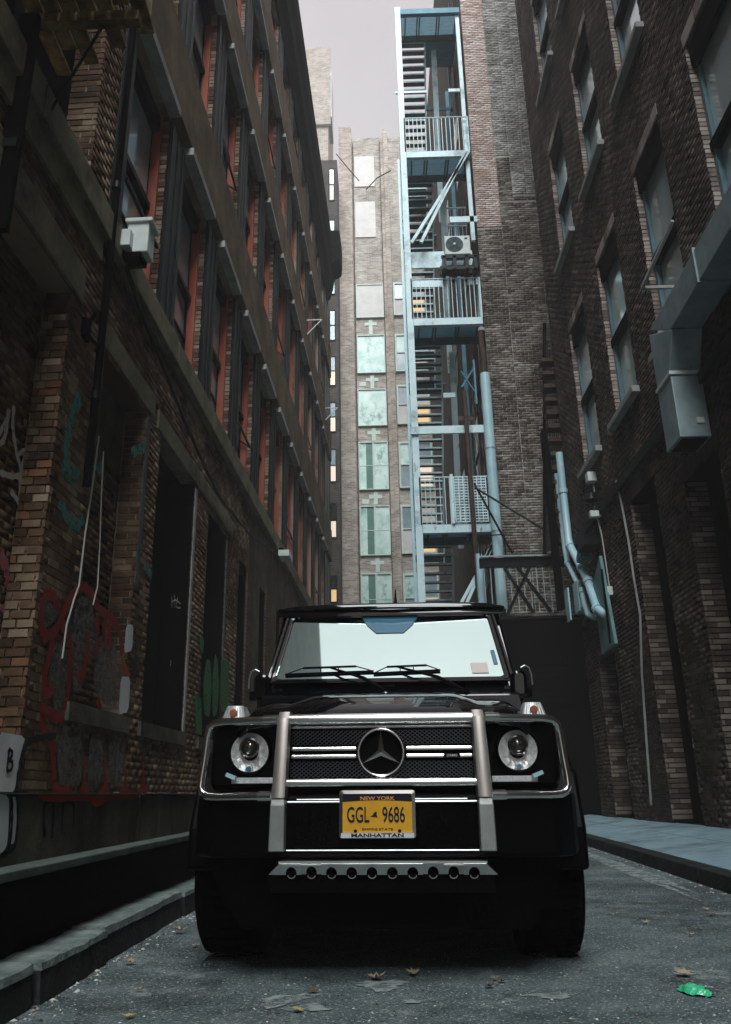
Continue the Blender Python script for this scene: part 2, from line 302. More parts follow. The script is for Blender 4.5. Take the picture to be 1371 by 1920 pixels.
# ------------------------------------------------------------------ facades with real bricks
BRICKW, BRICKH = .215, .075
class Facade:
    def __init__(s, root, O, u, nrm, hol, wall='wall'):
        s.root = root; s.O = Vector((O[0], O[1])); s.u = Vector(u).normalized(); s.n = Vector(nrm).normalized(); s.hol = hol
        s.ang = math.atan2(s.u.y, s.u.x)
    def P(s, a, z, d=0): q = s.O + s.u*a + s.n*d; return Vector((q.x, q.y, z))
    def box(s, mb, a0, a1, z0, z1, d0, d1):
        P = s.P
        return mb.hexa([P(a0,z0,d0),P(a1,z0,d0),P(a1,z0,d1),P(a0,z0,d1),P(a0,z1,d0),P(a1,z1,d0),P(a1,z1,d1),P(a0,z1,d1)])
    def backing(s, a0, a1, z0, z1, mat, name='wall', d=0):
        A = sorted({a0, a1, *[min(max(h[i], a0), a1) for h in s.hol for i in (0, 1)]}); Z = sorted({z0, z1, *[min(max(h[i], z0), z1) for h in s.hol for i in (2, 3)]})
        mb = MB()
        for i in range(len(A)-1):
            for j in range(len(Z)-1):
                am, zm = (A[i]+A[i+1])/2, (Z[j]+Z[j+1])/2
                if any(h[0] < am < h[1] and h[2] < zm < h[3] for h in s.hol): continue
                mb.quad(s.P(A[i],Z[j],d), s.P(A[i+1],Z[j],d), s.P(A[i+1],Z[j+1],d), s.P(A[i],Z[j+1],d))
        return mb.build(name, mat, s.root, fix=False)
    def reveals(s, mat, dep, hol=None, name='reveal'):
        mb = MB()
        for h in (hol or s.hol):
            a0, a1, z0, z1 = h[:4]
            for (p, q) in (((a0,z0),(a0,z1)), ((a1,z1),(a1,z0)), ((a0,z1),(a1,z1)), ((a1,z0),(a0,z0))):
                mb.quad(s.P(p[0],p[1],0), s.P(q[0],q[1],0), s.P(q[0],q[1],-dep), s.P(p[0],p[1],-dep))
        return mb.build(name, mat, s.root, fix=False, kind='stuff')
    def bricks(s, regions, mat, n_single=300, jit=.006, proud=.011, bw=BRICKW, bh=BRICKH, gap=.011, near=None, lab=''):
        """lay running-bond bricks over regions (a0,a1,z0,z1), leaving the openings free"""
        rec = []
        for (a0, a1, z0, z1) in regions:
            k0, k1 = int(math.ceil(z0/bh-.01)), int(z1/bh+.01)
            for k in range(k0, k1):
                zb = k*bh; zm = zb+bh/2
                cuts = [(max(h[0], a0), min(h[1], a1)) for h in s.hol if h[2] < zm < h[3] and h[1] > a0 and h[0] < a1]
                cuts.sort(); iv = []; cur = a0
                for c in cuts:
                    if c[0] > cur+.03: iv.append((cur, c[0]))
                    cur = max(cur, c[1])
                if a1 > cur+.03: iv.append((cur, a1))
                for (p, q) in iv:
                    x = math.floor(p/bw)*bw - (bw/2 if k % 2 else 0)
                    while x < q:
                        l, r = max(x, p), min(x+bw, q)
                        if r-l > .04: rec.append((l+gap/2, r-gap/2, zb+gap/2, zb+bh-gap/2))
                        x += bw
        if not rec: return
        rec = np.array(rec); N = len(rec)
        full = np.abs((rec[:,1]-rec[:,0])-(bw-gap)) < .002
        dfr = proud + rng.uniform(-jit, jit, N)*.5
        if near is not None and n_single:
            dist = (rec[:,0]-near[0])**2 + (rec[:,2]-near[1])**2; dist[~full] = 1e9
            idx = np.argsort(dist)[:n_single]
        else: idx = np.array([], int)
        keep = np.ones(N, bool); keep[idx] = False
        r2 = rec[keep]; d2 = dfr[keep]; n = len(r2)
        O = np.array(s.O); u = np.array(s.u); nn = np.array(s.n)
        V = np.zeros((n, 8, 3)); j = 0
        jt = rng.uniform(-.0025, .0025, (n, 8, 2))
        for dd in (0, 1):
            for (ai, zi) in ((0,2), (1,2), (1,3), (0,3)):
                a = r2[:, ai] + jt[:, j, 0]; dep = np.full(n, -.004) if dd == 0 else d2
                V[:, j, 0] = O[0]+u[0]*a+nn[0]*dep; V[:, j, 1] = O[1]+u[1]*a+nn[1]*dep; V[:, j, 2] = r2[:, zi]+jt[:, j, 1]; j += 1
        fl = np.array([(4,5,6,7),(0,1,5,4),(1,2,6,5),(2,3,7,6),(3,0,4,7)])
        if (s.u.x*s.n.y - s.u.y*s.n.x) > 0: fl = fl[:, ::-1]
        F = (fl[None]+np.arange(n)[:, None, None]*8).reshape(-1)
        me = bpy.data.meshes.new('brick_courses'); me.vertices.add(n*8); me.vertices.foreach_set('co', V.reshape(-1))
        nf = n*5; me.loops.add(nf*4); me.loops.foreach_set('vertex_index', F.astype(np.int32)); me.polygons.add(nf)
        me.polygons.foreach_set('loop_start', np.arange(0, nf*4, 4, dtype=np.int32)); me.update(calc_edges=True)
        link('brick_courses', me, mat, s.root, fix=False, kind='stuff')
        if len(idx):
            meshes = []
            for q in range(10):
                mb = MB(); L, Hh = (bw-gap)/2, (bh-gap)/2; dd = proud+random.uniform(-jit, jit)*.5; g = lambda: random.uniform(-.0025, .0025)
                sg = 1 if (s.u.x*s.n.y - s.u.y*s.n.x) > 0 else -1
                pts = [(x*L+g(), y, z*Hh+g()) for (x, z) in ((-1,-1), (1,-1), (1,1), (-1,1)) for y in (-.004*sg, dd*sg)]
                mb.add([pts[i] for i in (0,2,4,6,1,3,5,7)], [(4,5,6,7),(0,1,5,4),(1,2,6,5),(2,3,7,6),(3,0,4,7)])
                me = bpy.data.meshes.new('brick'); me.from_pydata(mb.v, [], mb.f)
                bm = bmesh.new(); bm.from_mesh(me); bmesh.ops.recalc_face_normals(bm, faces=bm.faces); bm.to_mesh(me); bm.free()
                me.materials.append(K[mat]); meshes.append(me)
            w = WT[s.root.name]
            for i in idx:
                o = bpy.data.objects.new('brick', meshes[random.randrange(10)]); COL.objects.link(o); o.parent = s.root
                c = s.P((rec[i,0]+rec[i,1])/2, (rec[i,2]+rec[i,3])/2, 0); o.location = c-w; o.rotation_euler = (0, 0, s.ang)

def jamb_courses(F, a, z0, z1, dep, mat, root, sgn=1, bh=BRICKH):
    mb = MB(); k = int(z0/bh)+1
    while (k+1)*bh < z1:
        cut = (-dep*.45 if k % 2 else -dep*.1) if dep > .15 else -dep
        for d0, d1 in ((-dep, cut-.006), (cut+.004, .012)):
            if d1-d0 < .03: continue
            w = random.uniform(.006, .016)
            F.box(mb, a-(w if sgn > 0 else 0), a+(0 if sgn > 0 else w), k*bh+.009, (k+1)*bh-.007, d0, d1+random.uniform(-.004,.008))
        k += 1
    mb.build('jamb_brickwork', mat, root, kind='stuff')
# ------------------------------------------------------------------ ground
def sheet(name, pts, mat, **kw):
    mb = MB(); mb.add(pts, [tuple(range(len(pts)))]); return mb.build(name, mat, fix=False, **kw)
sheet('ground', [(-400,-400,-.03), (400,-400,-.03), (400,400,-.03), (-400,400,-.03)], 'kerbface', kind='structure')
KR = lambda y: 2.16+.056*y           # right kerb line
mb = MB(); ys = [-30, 0, 4, 8, 13.5, 20, 41]
for a, b in zip(ys[:-1], ys[1:]): mb.quad((-1.5,a,0), (KR(a)+.05,a,0), (KR(b)+.05,b,0), (-1.5,b,0))
mb.build('road', 'asph', kind='structure', fix=False)
sw = MB()
for a, b in zip(ys[:-1], ys[1:]):
    if a >= 20: continue
    sw.quad((KR(a)+.15,a,.108), (4.6,a,.235), (4.6,b,.235), (KR(b)+.15,b,.108))
sw.quad((3.43,20,.2), (6,20,.2), (6,30,.2), (3.43,30,.2))
SW = sw.build('sidewalk', 'kerbface', kind='structure', fix=False)
y = 2.0
while y < 19.5:
    L = 1.52
    for j, (f0, f1) in enumerate(((0,.5), (.5,1))):
        P_ = []
        for z_ in (-.012, 0):
            for (yy_, ff) in ((y+.006,f0), (y+.006,f1), (y+L-.006,f1), (y+L-.006,f0)):
                xa = KR(yy_)+.155; xb = 4.45; x_ = xa+(xb-xa)*ff+(.006 if ff == f0 else -.006); P_.append((x_, yy_, .128+.127*(x_-xa)/(xb-xa)+z_+random.uniform(0,.001)))
        MB().hexa(P_).build('paving_slab', 'pave', SW)
    y += L

ks = thing('kerb', (2.3,6,0), 'dark stone kerb edging the right hand sidewalk', 'kerb')
y = -4
while y < 20:
    L = 1.9; g = .012; x0, x1 = KR(y), KR(y+L)
    mb = MB(); mb.hexa([(x0,y+g,-.05),(x0+.15,y+g,-.05),(x1+.15,y+L-g,-.05),(x1,y+L-g,-.05),(x0+.012,y+g,.122),(x0+.15,y+g,.13),(x1+.15,y+L-g,.13),(x1+.012,y+L-g,.122)])
    mb.build('kerb_stone', 'kerbface', ks, bevel=.012); y += L
kl = thing('kerb', (-1.44,4,0), 'worn pale granite kerb below the loading dock on the left', 'kerb')
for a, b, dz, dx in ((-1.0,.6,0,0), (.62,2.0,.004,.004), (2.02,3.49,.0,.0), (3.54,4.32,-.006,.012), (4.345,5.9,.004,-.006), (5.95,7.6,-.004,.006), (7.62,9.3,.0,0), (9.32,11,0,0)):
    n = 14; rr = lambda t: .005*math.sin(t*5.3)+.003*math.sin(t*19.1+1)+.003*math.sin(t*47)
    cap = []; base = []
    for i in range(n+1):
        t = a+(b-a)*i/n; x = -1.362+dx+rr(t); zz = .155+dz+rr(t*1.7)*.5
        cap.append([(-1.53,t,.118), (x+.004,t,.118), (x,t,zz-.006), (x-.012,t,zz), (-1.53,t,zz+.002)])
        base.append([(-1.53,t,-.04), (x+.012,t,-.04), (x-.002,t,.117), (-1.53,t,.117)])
    k_ = loft(MB(), cap).build('kerb_stone', 'granite', kl); loft(MB(), base).build('stone_face', 'kerbface', k_)  # side faces of the granite: their shade is put into a darker colour

def patch(cx, cy, w, h, mat, rot=0, n=18):
    mb = MB(); pts = []
    for k in range(n):
        a = k*math.tau/n; r = 1+.28*math.sin(3*a+cx*9)+.18*math.sin(7*a+cy*5); x, y = w*r*math.cos(a), h*r*math.sin(a)
        pts.append((cx+x*math.cos(rot)-y*math.sin(rot), cy+x*math.sin(rot)+y*math.cos(rot), .004))
    mb.add([(cx,cy,.004)]+pts, [(0,1+k,1+(k+1) % n) for k in range(n)]); return mb.build('road_stain', mat, fix=False, kind='stuff')
patch(-.03, 3.78, .10, .10, 'g_pale'); patch(-.40, 3.55, .13, .07, 'g_pale', .8); patch(-.30, 3.42, .08, .05, 'g_pale'); patch(.1, 3.5, .06, .03, 'g_pale'); patch(.62, 3.55, .09, .05, 'g_pale')
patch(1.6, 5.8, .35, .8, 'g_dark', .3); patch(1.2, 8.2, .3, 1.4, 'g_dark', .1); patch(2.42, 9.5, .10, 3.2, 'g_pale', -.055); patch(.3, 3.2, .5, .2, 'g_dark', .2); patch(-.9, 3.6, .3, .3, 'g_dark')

# ------------------------------------------------------------------ left building
KW = .0306
LB = thing('brick_building', (-3,8,0), 'tall brown brick loft building along the left side with stone bands and red window jambs', 'building')
holes = [(4.6,6.42,.9,5.22), (4.3,6.5,6.75,9.6), (7.3,8.72,1.58,5.13), (9.3,11.02,1.56,5.1), (11.9,13.2,1.55,4.95)]
for a in (14.3, 16.5, 18.7, 20.9, 23.1, 25.3, 27.5): holes.append((a, a+1.3, 1.55, 4.9))
ROWS = [(6.62,9.6), (11.15,14.08), (15.5,18.08), (19.75,21.5)]
BAYS = [(8.7+2.11*k-1.38, 8.7+2.11*k) for k in range(11)]
for (z0, z1) in ROWS:
    for (a0, a1) in BAYS: holes.append((a0, a1, z0, z1))
FL = Facade(LB, (-3,0), (KW,1), (1,-KW), holes)
FL.backing(3.2, 32, .75, 24, 'mortL'); FL.reveals('brickLred', .5, holes[:3]+holes[12:]); FL.reveals('black', .5, holes[3:12])
for h, d_ in ((holes[0],.24), (holes[1],.3), (holes[2],.24)): jamb_courses(FL, h[1], h[2], h[3], d_, 'brickL', LB)
for h in [x for x in holes[12:] if x[0] < 16]: jamb_courses(FL, h[1], h[2], h[3], .073, 'brickLred', LB)
FL.bricks([(3.2,7.5,.75,13), (7.5,15.5,.75,6.2)], 'brickL', 300, near=(6.7,2.6))
# bricked-up openings
infill = Facade(LB, (-3,0), (KW,1), (1,-KW), [])
infill.O = infill.O + infill.n*-.26
infill.backing(4.6, 6.42, .9, 5.22, 'mortL', 'infill'); infill.bricks([(4.6,6.42,.9,5.2)], 'brickL', 0, jit=.008)
infill.backing(7.3, 8.72, 1.58, 5.13, 'mortL', 'infill'); infill.bricks([(7.3,8.72,1.6,4.3)], 'brickL', 0, jit=.008)
for (a0, a1) in ((9.3,11.02), (11.9,13.2)): infill.box(MB(), a0, a1, 1.55, 5.1, -.16, -.12).build('door_leaf', 'blackiron', LB)
# rough patched corner bricks beside the near opening
for k in range(56):
    z = .9+k*.077; d = -.24; odd = k % 2
    for d0, d1 in (((-.24,-.13), (-.12,.016)) if odd else ((-.24,-.19), (-.18,-.02), (-.01,.02))):
        mb = MB(); FL.box(mb, 6.40-random.uniform(.0,.012), 6.46, z+.007, z+.069, d0+random.uniform(0,.01), d1); mb.build('brick', random.choice(['brickL']*7+['brickLred']*2+['brickLor']), LB)
def band(name, a0, a1, z0, z1, d0, d1, mat, **kw): return FL.box(MB(), a0, a1, z0, z1, d0, d1).build(name, mat, LB, **kw)
for a0 in np.arange(3.2, 31, 2.11):       # belt and sill stones laid end to end
    a1 = min(a0+2.104, 32)
    if a0 > 6.9:
        for z0, z1 in ((9.78,11.08), (14.22,15.44), (18.22,19.68)): band('belt_stone', a0, a1, z0, z1, -.05, .12, 'belt', bevel=.01)
    band('sill_stone', a0, a1, 6.22, 6.56, -.02, .10, 'khaki', bevel=.012)
band('sill_stone', 4.2, 6.9, 5.92, 6.2, -.02, .05, 'khaki')
band('lintel', 4.3, 6.62, 5.24, 5.6, -.20, .035, 'khaki', bevel=.012)
band('lintel', 7.1, 8.95, 5.14, 5.42, -.2, .03, 'khaki', bevel=.01); band('lintel', 9.1, 13.6, 5.08, 5.34, -.2, .035, 'khaki', bevel=.01)
for (a0, a1) in BAYS:
    for z in (9.6, 14.08, 18.08): band('lintel', a0-.02, a1+.02, z+.004, z+.13, -.14, .16, 'pale')
# iron pilasters between the bays
for i, (a0, a1) in enumerate([(5, 6.98)] + BAYS):
    nx = BAYS[i][0] if i < len(BAYS) else 32
    s0 = a1+(.06 if i else .02); s1 = nx-.02
    for (z0, z1) in ROWS:
        mb = MB(); FL.box(mb, s0, s1, z0, z1, -.02, .03); FL.box(mb, s0+.02, s0+.12, z0, z1, .02, .048); FL.box(mb, s1-.12, s1-.02, z0, z1, .02, .048); FL.box(mb, (s0+s1)/2-.03, (s0+s1)/2+.03, z0, z1, .02, .045)
        mb.build('pilaster', 'blackiron', LB)
    mb = MB(); FL.box(mb, s0, s1, 1.4, 6.1, -.02, .02) if i > 3 else None
    if i > 3: mb.build('pilaster', 'plainL', LB)
def win_left(a0, a1, z0, z1, i, r):
    mb = MB(); w = .06; zm = z0+(z1-z0)*(.52 if r else .48)
    for x0, x1, y0, y1 in ((a0,a0+w,z0,z1), (a1-w,a1,z0,z1), (a0+w,a1-w,z1-w,z1), (a0+w,a1-w,z0,z0+w)): FL.box(mb, x0, x1, y0, y1, -.25, -.19)
    f = mb.build('window', 'blackiron', LB)
    for x0, x1 in ((a0,a0+.05), (a1-.05,a1)): FL.box(MB(), x0, x1, z0, z1, -.19, -.075).build('jamb', 'redpaint', f)
    mb = MB(); FL.box(mb, a0+w, a1-w, zm-.04, zm+.05, -.24, -.14); mb.build('meeting_rail', 'blackiron', f); FL.box(MB(), a0+w, a1-w, z0+(zm-z0)*.5-.015, z0+(zm-z0)*.5+.02, -.23, -.19).build('glazing_bar', 'blackiron', f)
    FL.box(MB(), a0+.02, a1-.02, z1-.30, z1-.06, -.22, -.10).build('dark_head', 'black', f)  # black block puts the recess shade at the window head
    tl = random.uniform(-.012, .012)
    for (p, q, d) in ((z0+w, zm-.04, -.225), (zm+.05, z1-w, -.205)):
        MB().quad(FL.P(a0+w,p,d+tl), FL.P(a1-w,p,d-tl), FL.P(a1-w,q,d-tl), FL.P(a0+w,q,d+tl)).build('pane', 'paneL', f, fix=False)
    if (i+r) % 3 == 0:      # an open lower vent sash
        mb = MB(); mb.bar(FL.P(a0+w, z0+.9, -.18), FL.P(a0+w, z0+.75, .02), .03); mb.bar(FL.P(a1-w-.05, z0+.9, -.18), FL.P(a1-w-.05, z0+.75, .02), .03); mb.bar(FL.P(a0+w, z0+.75, .02), FL.P(a1-w-.05, z0+.75, .02), .035)
        mb.build('vent_sash', 'blackiron', f)
for r, (z0, z1) in enumerate(ROWS):
    for i, (a0, a1) in enumerate(BAYS): win_left(a0, a1, z0, z1, i, r)
f = band('window', 4.3, 6.5, 6.75, 9.6, -.34, -.30, 'black')
FL.box(MB(), 5.3, 5.36, 6.75, 9.6, -.3, -.2).build('mullion', 'blackiron', f)
for h in holes[5:12]: band('door_leaf', h[0], h[1], h[2], h[3], -.4, -.36, 'black')
for h in ((7.3,8.72), (9.3,11.02), (11.9,13.2)): band('sill_stone', h[0]-.1, h[1]+.1, 1.40, 1.56, -.3, .05, 'conc')
# cornice
cprof = [(0,21.5), (.06,21.5), (.1,22.1), (.22,22.4), (.22,23.2), (.3,23.6), (.32,24.5), (0,24.5)]
mb = MB(); mb.prism(cprof, lambda d, z: FL.P(3.2,z,d), lambda d, z: FL.P(31.2,z,d)); mb.build('cornice', 'black', LB)
cons = [(0,22.2), (.1,22.3), (.25,22.9), (.3,23.3), (.62,23.5), (.66,23.9), (.66,24.95), (.5,25.0), (0,25.0)]
MB().prism(cons, lambda d, z: FL.P(30.6,z,d), lambda d, z: FL.P(32.0,z,d)).build('cornice_end_block', 'black', LB)
mb = MB(); FL.box(mb, -26, 32, -.02, 24.4, -9, -.5); mb.build('rear_mass', 'black', LB)
FL.box(MB(), -26, 3.2, -.02, 24, -.5, 0).build('wall', 'plainL', LB)
# graffiti and paint marks, sprayed flat on the brick: (s, z) outlines
GR = {
'white_tag':[('l',[(5.92,3.54),(6.02,3.71),(6.04,3.84),(6.03,3.57),(5.97,3.49)]),('l',[(6.11,3.9),(6.14,3.71),(6.26,3.53),(6.39,3.41)]),('l',[(6.46,3.8),(6.45,3.66),(6.28,3.53)]),('l',[(6.46,3.8),(6.42,3.59),(6.37,3.38),(6.42,3.15)]),('l',[(6.03,3.26),(6.24,3.31),(6.39,3.38)]),('l',[(6.24,3.18),(6.39,3.14),(6.64,3.03)])],
'teal':[('l',[(6.69,4.32),(6.81,4.27),(6.67,4.12),(6.66,3.96),(6.64,3.68),(6.68,3.44)]),('l',[(6.62,3.22),(6.78,3.15),(7.03,3.13),(7.15,3.25)]),('l',[(7.27,3.85),(7.41,3.84),(7.51,3.94)]),('l',[(8.28,4.39),(8.67,4.63),(8.86,4.64)]),('l',[(9.01,3.3),(9.29,3.24)]),('l',[(6.72,3.61),(6.84,3.5),(6.95,3.66)])],
'red':[('l',[(6.58,2.01),(6.82,2.12),(6.96,2.34),(7.12,2.52),(7.28,2.61),(7.48,2.61),(7.74,2.51),(8.1,2.48),(8.39,2.37),(8.49,2.17)]),('l',[(6.58,2.03),(6.5,2.2),(6.54,2.35),(6.66,2.39),(6.78,2.35),(6.85,2.27)]),('l',[(6.79,2.03),(6.73,1.84),(6.69,1.7),(6.75,1.58),(6.89,1.64)]),('l',[(6.91,2.19),(7.11,2.09),(7.2,1.82),(7.18,1.49)]),('l',[(7.51,2.26),(7.54,2.01),(7.49,1.81),(7.36,1.84)]),('l',[(6.74,1.51),(6.76,1.32),(6.98,1.17),(7.06,1.0),(7.15,0.83),(7.5,0.8)]),('l',[(7.71,2.43),(7.78,2.05)]),('l',[(7.88,2.44),(7.99,2.16)]),('l',[(8.0,2.43),(8.14,2.19)]),('l',[(7.9,1.66),(7.99,1.57)]),('l',[(7.17,1.42),(6.89,1.42),(6.7,1.45)])],
'redpost':[('p',[(8.44,2.18),(8.79,1.99),(8.66,1.98)])],
'drips':[('p',[(7.62,0.8),(7.73,0.88),(7.67,1.2),(7.79,0.88),(7.93,0.8)]),('p',[(8.14,0.8),(8.26,0.89),(8.21,1.23),(8.34,0.89),(8.49,0.8)]),('p',[(8.71,0.8),(8.85,0.89),(8.79,1.26),(8.93,0.89),(9.11,0.8)]),('p',[(9.28,0.81),(9.45,0.9),(9.39,1.3),(9.54,0.9),(9.74,0.81)])],
'grey':[('p',[(6.55,2.14),(6.56,2.3),(6.65,2.35),(6.77,2.32),(6.83,2.24),(6.72,2.15),(6.59,2.08)]),('p',[(7.02,2.12),(7.05,2.31),(7.19,2.48),(7.43,2.56),(7.61,2.48),(7.78,2.05),(7.59,1.92),(7.51,1.72),(7.34,1.65),(7.17,2.0)]),('p',[(6.83,1.59),(6.76,1.93),(6.9,2.02),(7.1,1.99),(7.17,1.77),(7.12,1.49),(7.0,1.44)]),('p',[(7.81,2.26),(8.18,2.31),(8.38,2.15),(8.48,1.62),(8.08,1.63),(7.77,1.75),(7.76,2.05)]),('p',[(7.13,1.35),(7.6,1.37),(7.73,0.88),(7.26,0.83),(7.11,1.09)]),('p',[(7.81,1.31),(8.16,1.31),(8.22,0.94),(8.11,0.84),(7.86,0.86)]),('p',[(8.31,1.32),(8.81,1.32),(8.8,0.89),(8.42,0.85)])],
'pink':[('l',[(6.2,2.62),(6.31,2.56),(6.4,2.47),(6.39,2.38)]),('l',[(6.41,2.43),(6.53,2.34),(6.59,2.24),(6.57,2.13),(6.45,2.04)]),('l',[(6.37,2.17),(6.45,2.28),(6.44,2.37)])],
'green':[('p',[(11.67,2.98),(11.93,2.95),(11.9,2.75),(11.68,2.77)]),('p',[(12.11,2.71),(12.38,2.71),(12.53,2.32),(12.47,1.88),(12.14,1.89),(11.99,2.34)]),('p',[(12.63,2.89),(12.84,2.78),(13.02,2.38),(12.95,1.97),(12.68,1.9),(12.54,2.41)]),('p',[(13.08,2.9),(13.6,2.89),(13.82,2.39),(13.71,2.08),(13.16,2.03)]),('p',[(11.54,2.13),(11.91,2.1),(12.07,1.59),(11.7,1.6)])],
'chalk':[('l',[(10.56,3.3),(10.61,3.15)]),('l',[(10.69,3.35),(10.75,3.18)]),('l',[(10.58,3.22),(10.75,3.29),(11.05,3.29)]),('l',[(10.84,3.35),(10.82,3.21),(11.06,3.25)]),('l',[(10.7,2.47),(10.7,2.39)])],
'whitepost':[('p',[(8.53,2.51),(8.76,2.55),(8.78,2.27),(8.53,2.2)]),('p',[(8.49,1.95),(8.79,1.99),(8.81,1.62),(8.51,1.57)])],
'blackline':[('l',[(7.04,1.26),(6.65,1.21),(6.48,1.14),(6.43,0.98),(6.42,0.83)])],
'whiteblock':[('p',[(6.01,1.22),(6.47,1.22),(6.41,1.06),(6.41,0.81),(6.12,0.81)])],
'B':[('l',[(6.21,1.11),(6.22,1.01),(6.22,0.95)]),('l',[(6.21,1.11),(6.27,1.09),(6.26,1.05),(6.21,1.03),(6.29,1.02),(6.29,0.97),(6.22,0.95)])],
'dockblock':[('p',[(3.4,0.77),(3.59,0.77),(3.63,0.75),(3.66,0.62),(3.66,0.56),(3.6,0.53),(3.47,0.54)]),('p',[(3.65,0.76),(3.7,0.76),(3.73,0.66),(3.73,0.57),(3.69,0.57)])],
'dockline':[('l',[(3.63,0.77),(3.66,0.72),(3.68,0.62),(3.67,0.54),(3.6,0.53)]),('l',[(3.69,0.77),(3.72,0.7),(3.74,0.59),(3.72,0.55),(3.67,0.54)]),('l',[(3.46,0.76),(3.5,0.65),(3.56,0.64)])],
'dockloops':[('l',[(4.06,0.58),(4.01,0.7),(4.05,0.74),(4.12,0.73),(4.15,0.57)]),('l',[(4.27,0.59),(4.25,0.72),(4.31,0.74),(4.39,0.72),(4.42,0.61)])],
}
def spray(F, lines, mat, w, d, name='graffiti', parent=None):
    for l_ in lines: spray1(F, [l_], mat, w, d, name, parent); d += .0004
def spray1(F, lines, mat, w, d, name='graffiti', parent=None):
    mb = MB()
    for k, pts in lines:
        if k == 'p':
            c = (sum(p[0] for p in pts)/len(pts), sum(p[1] for p in pts)/len(pts)); n = len(pts)
            q = []
            for i in range(n):      # soften the outline
                a, b = pts[i], pts[(i+1) % n]; q += [(a[0]*.85+b[0]*.15, a[1]*.85+b[1]*.15), (a[0]*.15+b[0]*.85, a[1]*.15+b[1]*.85)]
            mb.add([F(c[0],c[1],d)]+[F(x,z,d) for x, z in q], [(0, 1+i, 1+(i+1) % len(q)) for i in range(len(q))])
        else:
            P = [Vector(p) for p in pts]; S = []
            for i in range(len(P)-1):
                p0, p1, p2, p3 = P[max(i-1,0)], P[i], P[i+1], P[min(i+2,len(P)-1)]
                for t in (0, .25, .5, .75): S.append(.5*((2*p1)+(p2-p0)*t+(2*p0-5*p1+4*p2-p3)*t*t+(3*p1-p0-3*p2+p3)*t**3))
            S.append(P[-1]); L = []; Rr = []
            for i, p in enumerate(S):
                t = (S[min(i+1,len(S)-1)]-S[max(i-1,0)]); 
                if t.length < 1e-6: t = Vector((0,1))
                t.normalize(); nn = Vector((-t.y, t.x))*(w/2*(.7+.5*math.sin(i*1.3)**2)); L.append(p+nn); Rr.append(p-nn)
            o = [F(v.x,v.y,d) for v in L]+[F(v.x,v.y,d) for v in Rr]; n = len(L)
            mb.add(o, [(i, i+1, n+i+1, n+i) for i in range(n-1)])
    return mb.build(name, mat, parent, fix=False)
sp = lambda key, mat, w, d, **kw: spray(FL.P, GR[key], mat, w, d, parent=LB)
sp('white_tag','g_white',.055,-.235); sp('grey','g_grey',.05,.020); sp('red','g_red',.10,.024); sp('redpost','g_bred',.05,.030); sp('drips','g_red',.05,.026)
sp('teal','g_teal',.12,.018); sp('pink','g_pink',.13,-.232); sp('green','g_green',.05,.026); sp('chalk','g_white',.022,-.10); sp('whitepost','g_wp',.05,.028)
sp('whiteblock','g_wp',.05,.028); sp('B','g_black',.03,.034); sp('blackline','g_black',.06,.03)
# pale painted jamb strips beside the doorways
band('painted_jamb', 11.03, 11.13, 1.58, 5.02, -.10, .022, 'pale'); band('painted_jamb', 13.21, 13.29, 2.6, 4.9, -.1, .02, 'ledge')
band('painted_jamb', 8.725, 8.84, 3.0, 5.05, -.1, .02, 'ledge')

# ------------------------------------------------------------------ loading dock
DK = thing('loading_dock', (-1.8,5,0), 'low concrete loading dock with a projecting ledge running along the left wall', 'loading dock')
yy = [-6, -2, 1, 3.1, 5.6, 8.3, 12, 16, 22, 31]
for a, b in zip(yy[:-1], yy[1:]):
    MB().box(-1.92, -1.6, a+.004, b-.004, .2, .77).build('dock_block', 'conc', DK, bevel=.01)
    MB().box(-1.60, -1.455, a+.003, b-.003, .447, .485).build('ledge_slab', 'ledge', DK, bevel=.006)
    MB().box(-1.60, -1.535, a, b, -.02, .446).build('base', 'black', DK)  # black face below the ledge, shade put into its colour
    MB().box(-1.615, -1.585, a+.01, b-.01, .770, .776).build('dock_nosing', 'ledge', DK)
mb = MB(); mb.add([(-3.3,-6,.762), (-1.93,-6,.762), (-1.93,31,.762), (-2.2,31,.762)], [(0,1,2,3)]); mb.build('dock_floor', 'conc', DK, fix=False)
D = lambda a, z, d: Vector((-1.6+d, a, z))
spray(D, GR['dockblock'], 'g_wp', .05, .004, parent=DK); spray(D, GR['dockline'], 'g_black', .022, .008, parent=DK); spray(D, GR['dockloops'], 'g_black', .03, .005, parent=DK)
spray(D, [('p', [(3.9,.776), (4.0,.735), (4.6,.74), (4.75,.70), (4.95,.74), (5.5,.745), (5.6,.776)])], 'g_bred', .05, .006, parent=DK)

# ------------------------------------------------------------------ things on the left wall
def pipe(name, pts, r, mat, label, cat='pipe', group=None, n=12, col=None):
    o = MB(); o.tube(pts, r, n); o = o.build(name, mat, smooth=True, label=label, cat=cat, group=group)
    for c, a in (col or []): 
        pass
    return o
dp = thing('downpipe', FL.P(7.0,3.5,.08), 'long black downpipe running up the near brick pier of the left wall', 'pipe')
MB().tube([FL.P(7.0,z,.085) for z in (3.5,6,12,21.4)], .038, 12).build('tube', 'black', dp, smooth=True)
for z in (4.4, 6.9, 9.4, 12.1, 15): MB().tube([FL.P(7.0,z,.085), FL.P(7.0,z+.08,.085)], .048, 12).build('collar', 'blackiron', dp, smooth=True)
lb = thing('wall_box', FL.P(7.38,6.4,.1), 'white metal box lamp mounted beside the downpipe above the bricked up opening', 'wall lamp')
FL.box(MB(), 7.3, 7.52, 6.32, 6.72, .12, .36).build('housing', 'whiteac', lb, bevel=.015)
FL.box(MB(), 7.27, 7.55, 6.70, 6.75, .10, .40).build('lid', 'whiteac', lb, bevel=.008)
FL.box(MB(), 7.2, 7.3, 6.34, 6.55, .08, .2).build('junction_box', 'whiteac', lb, bevel=.008)
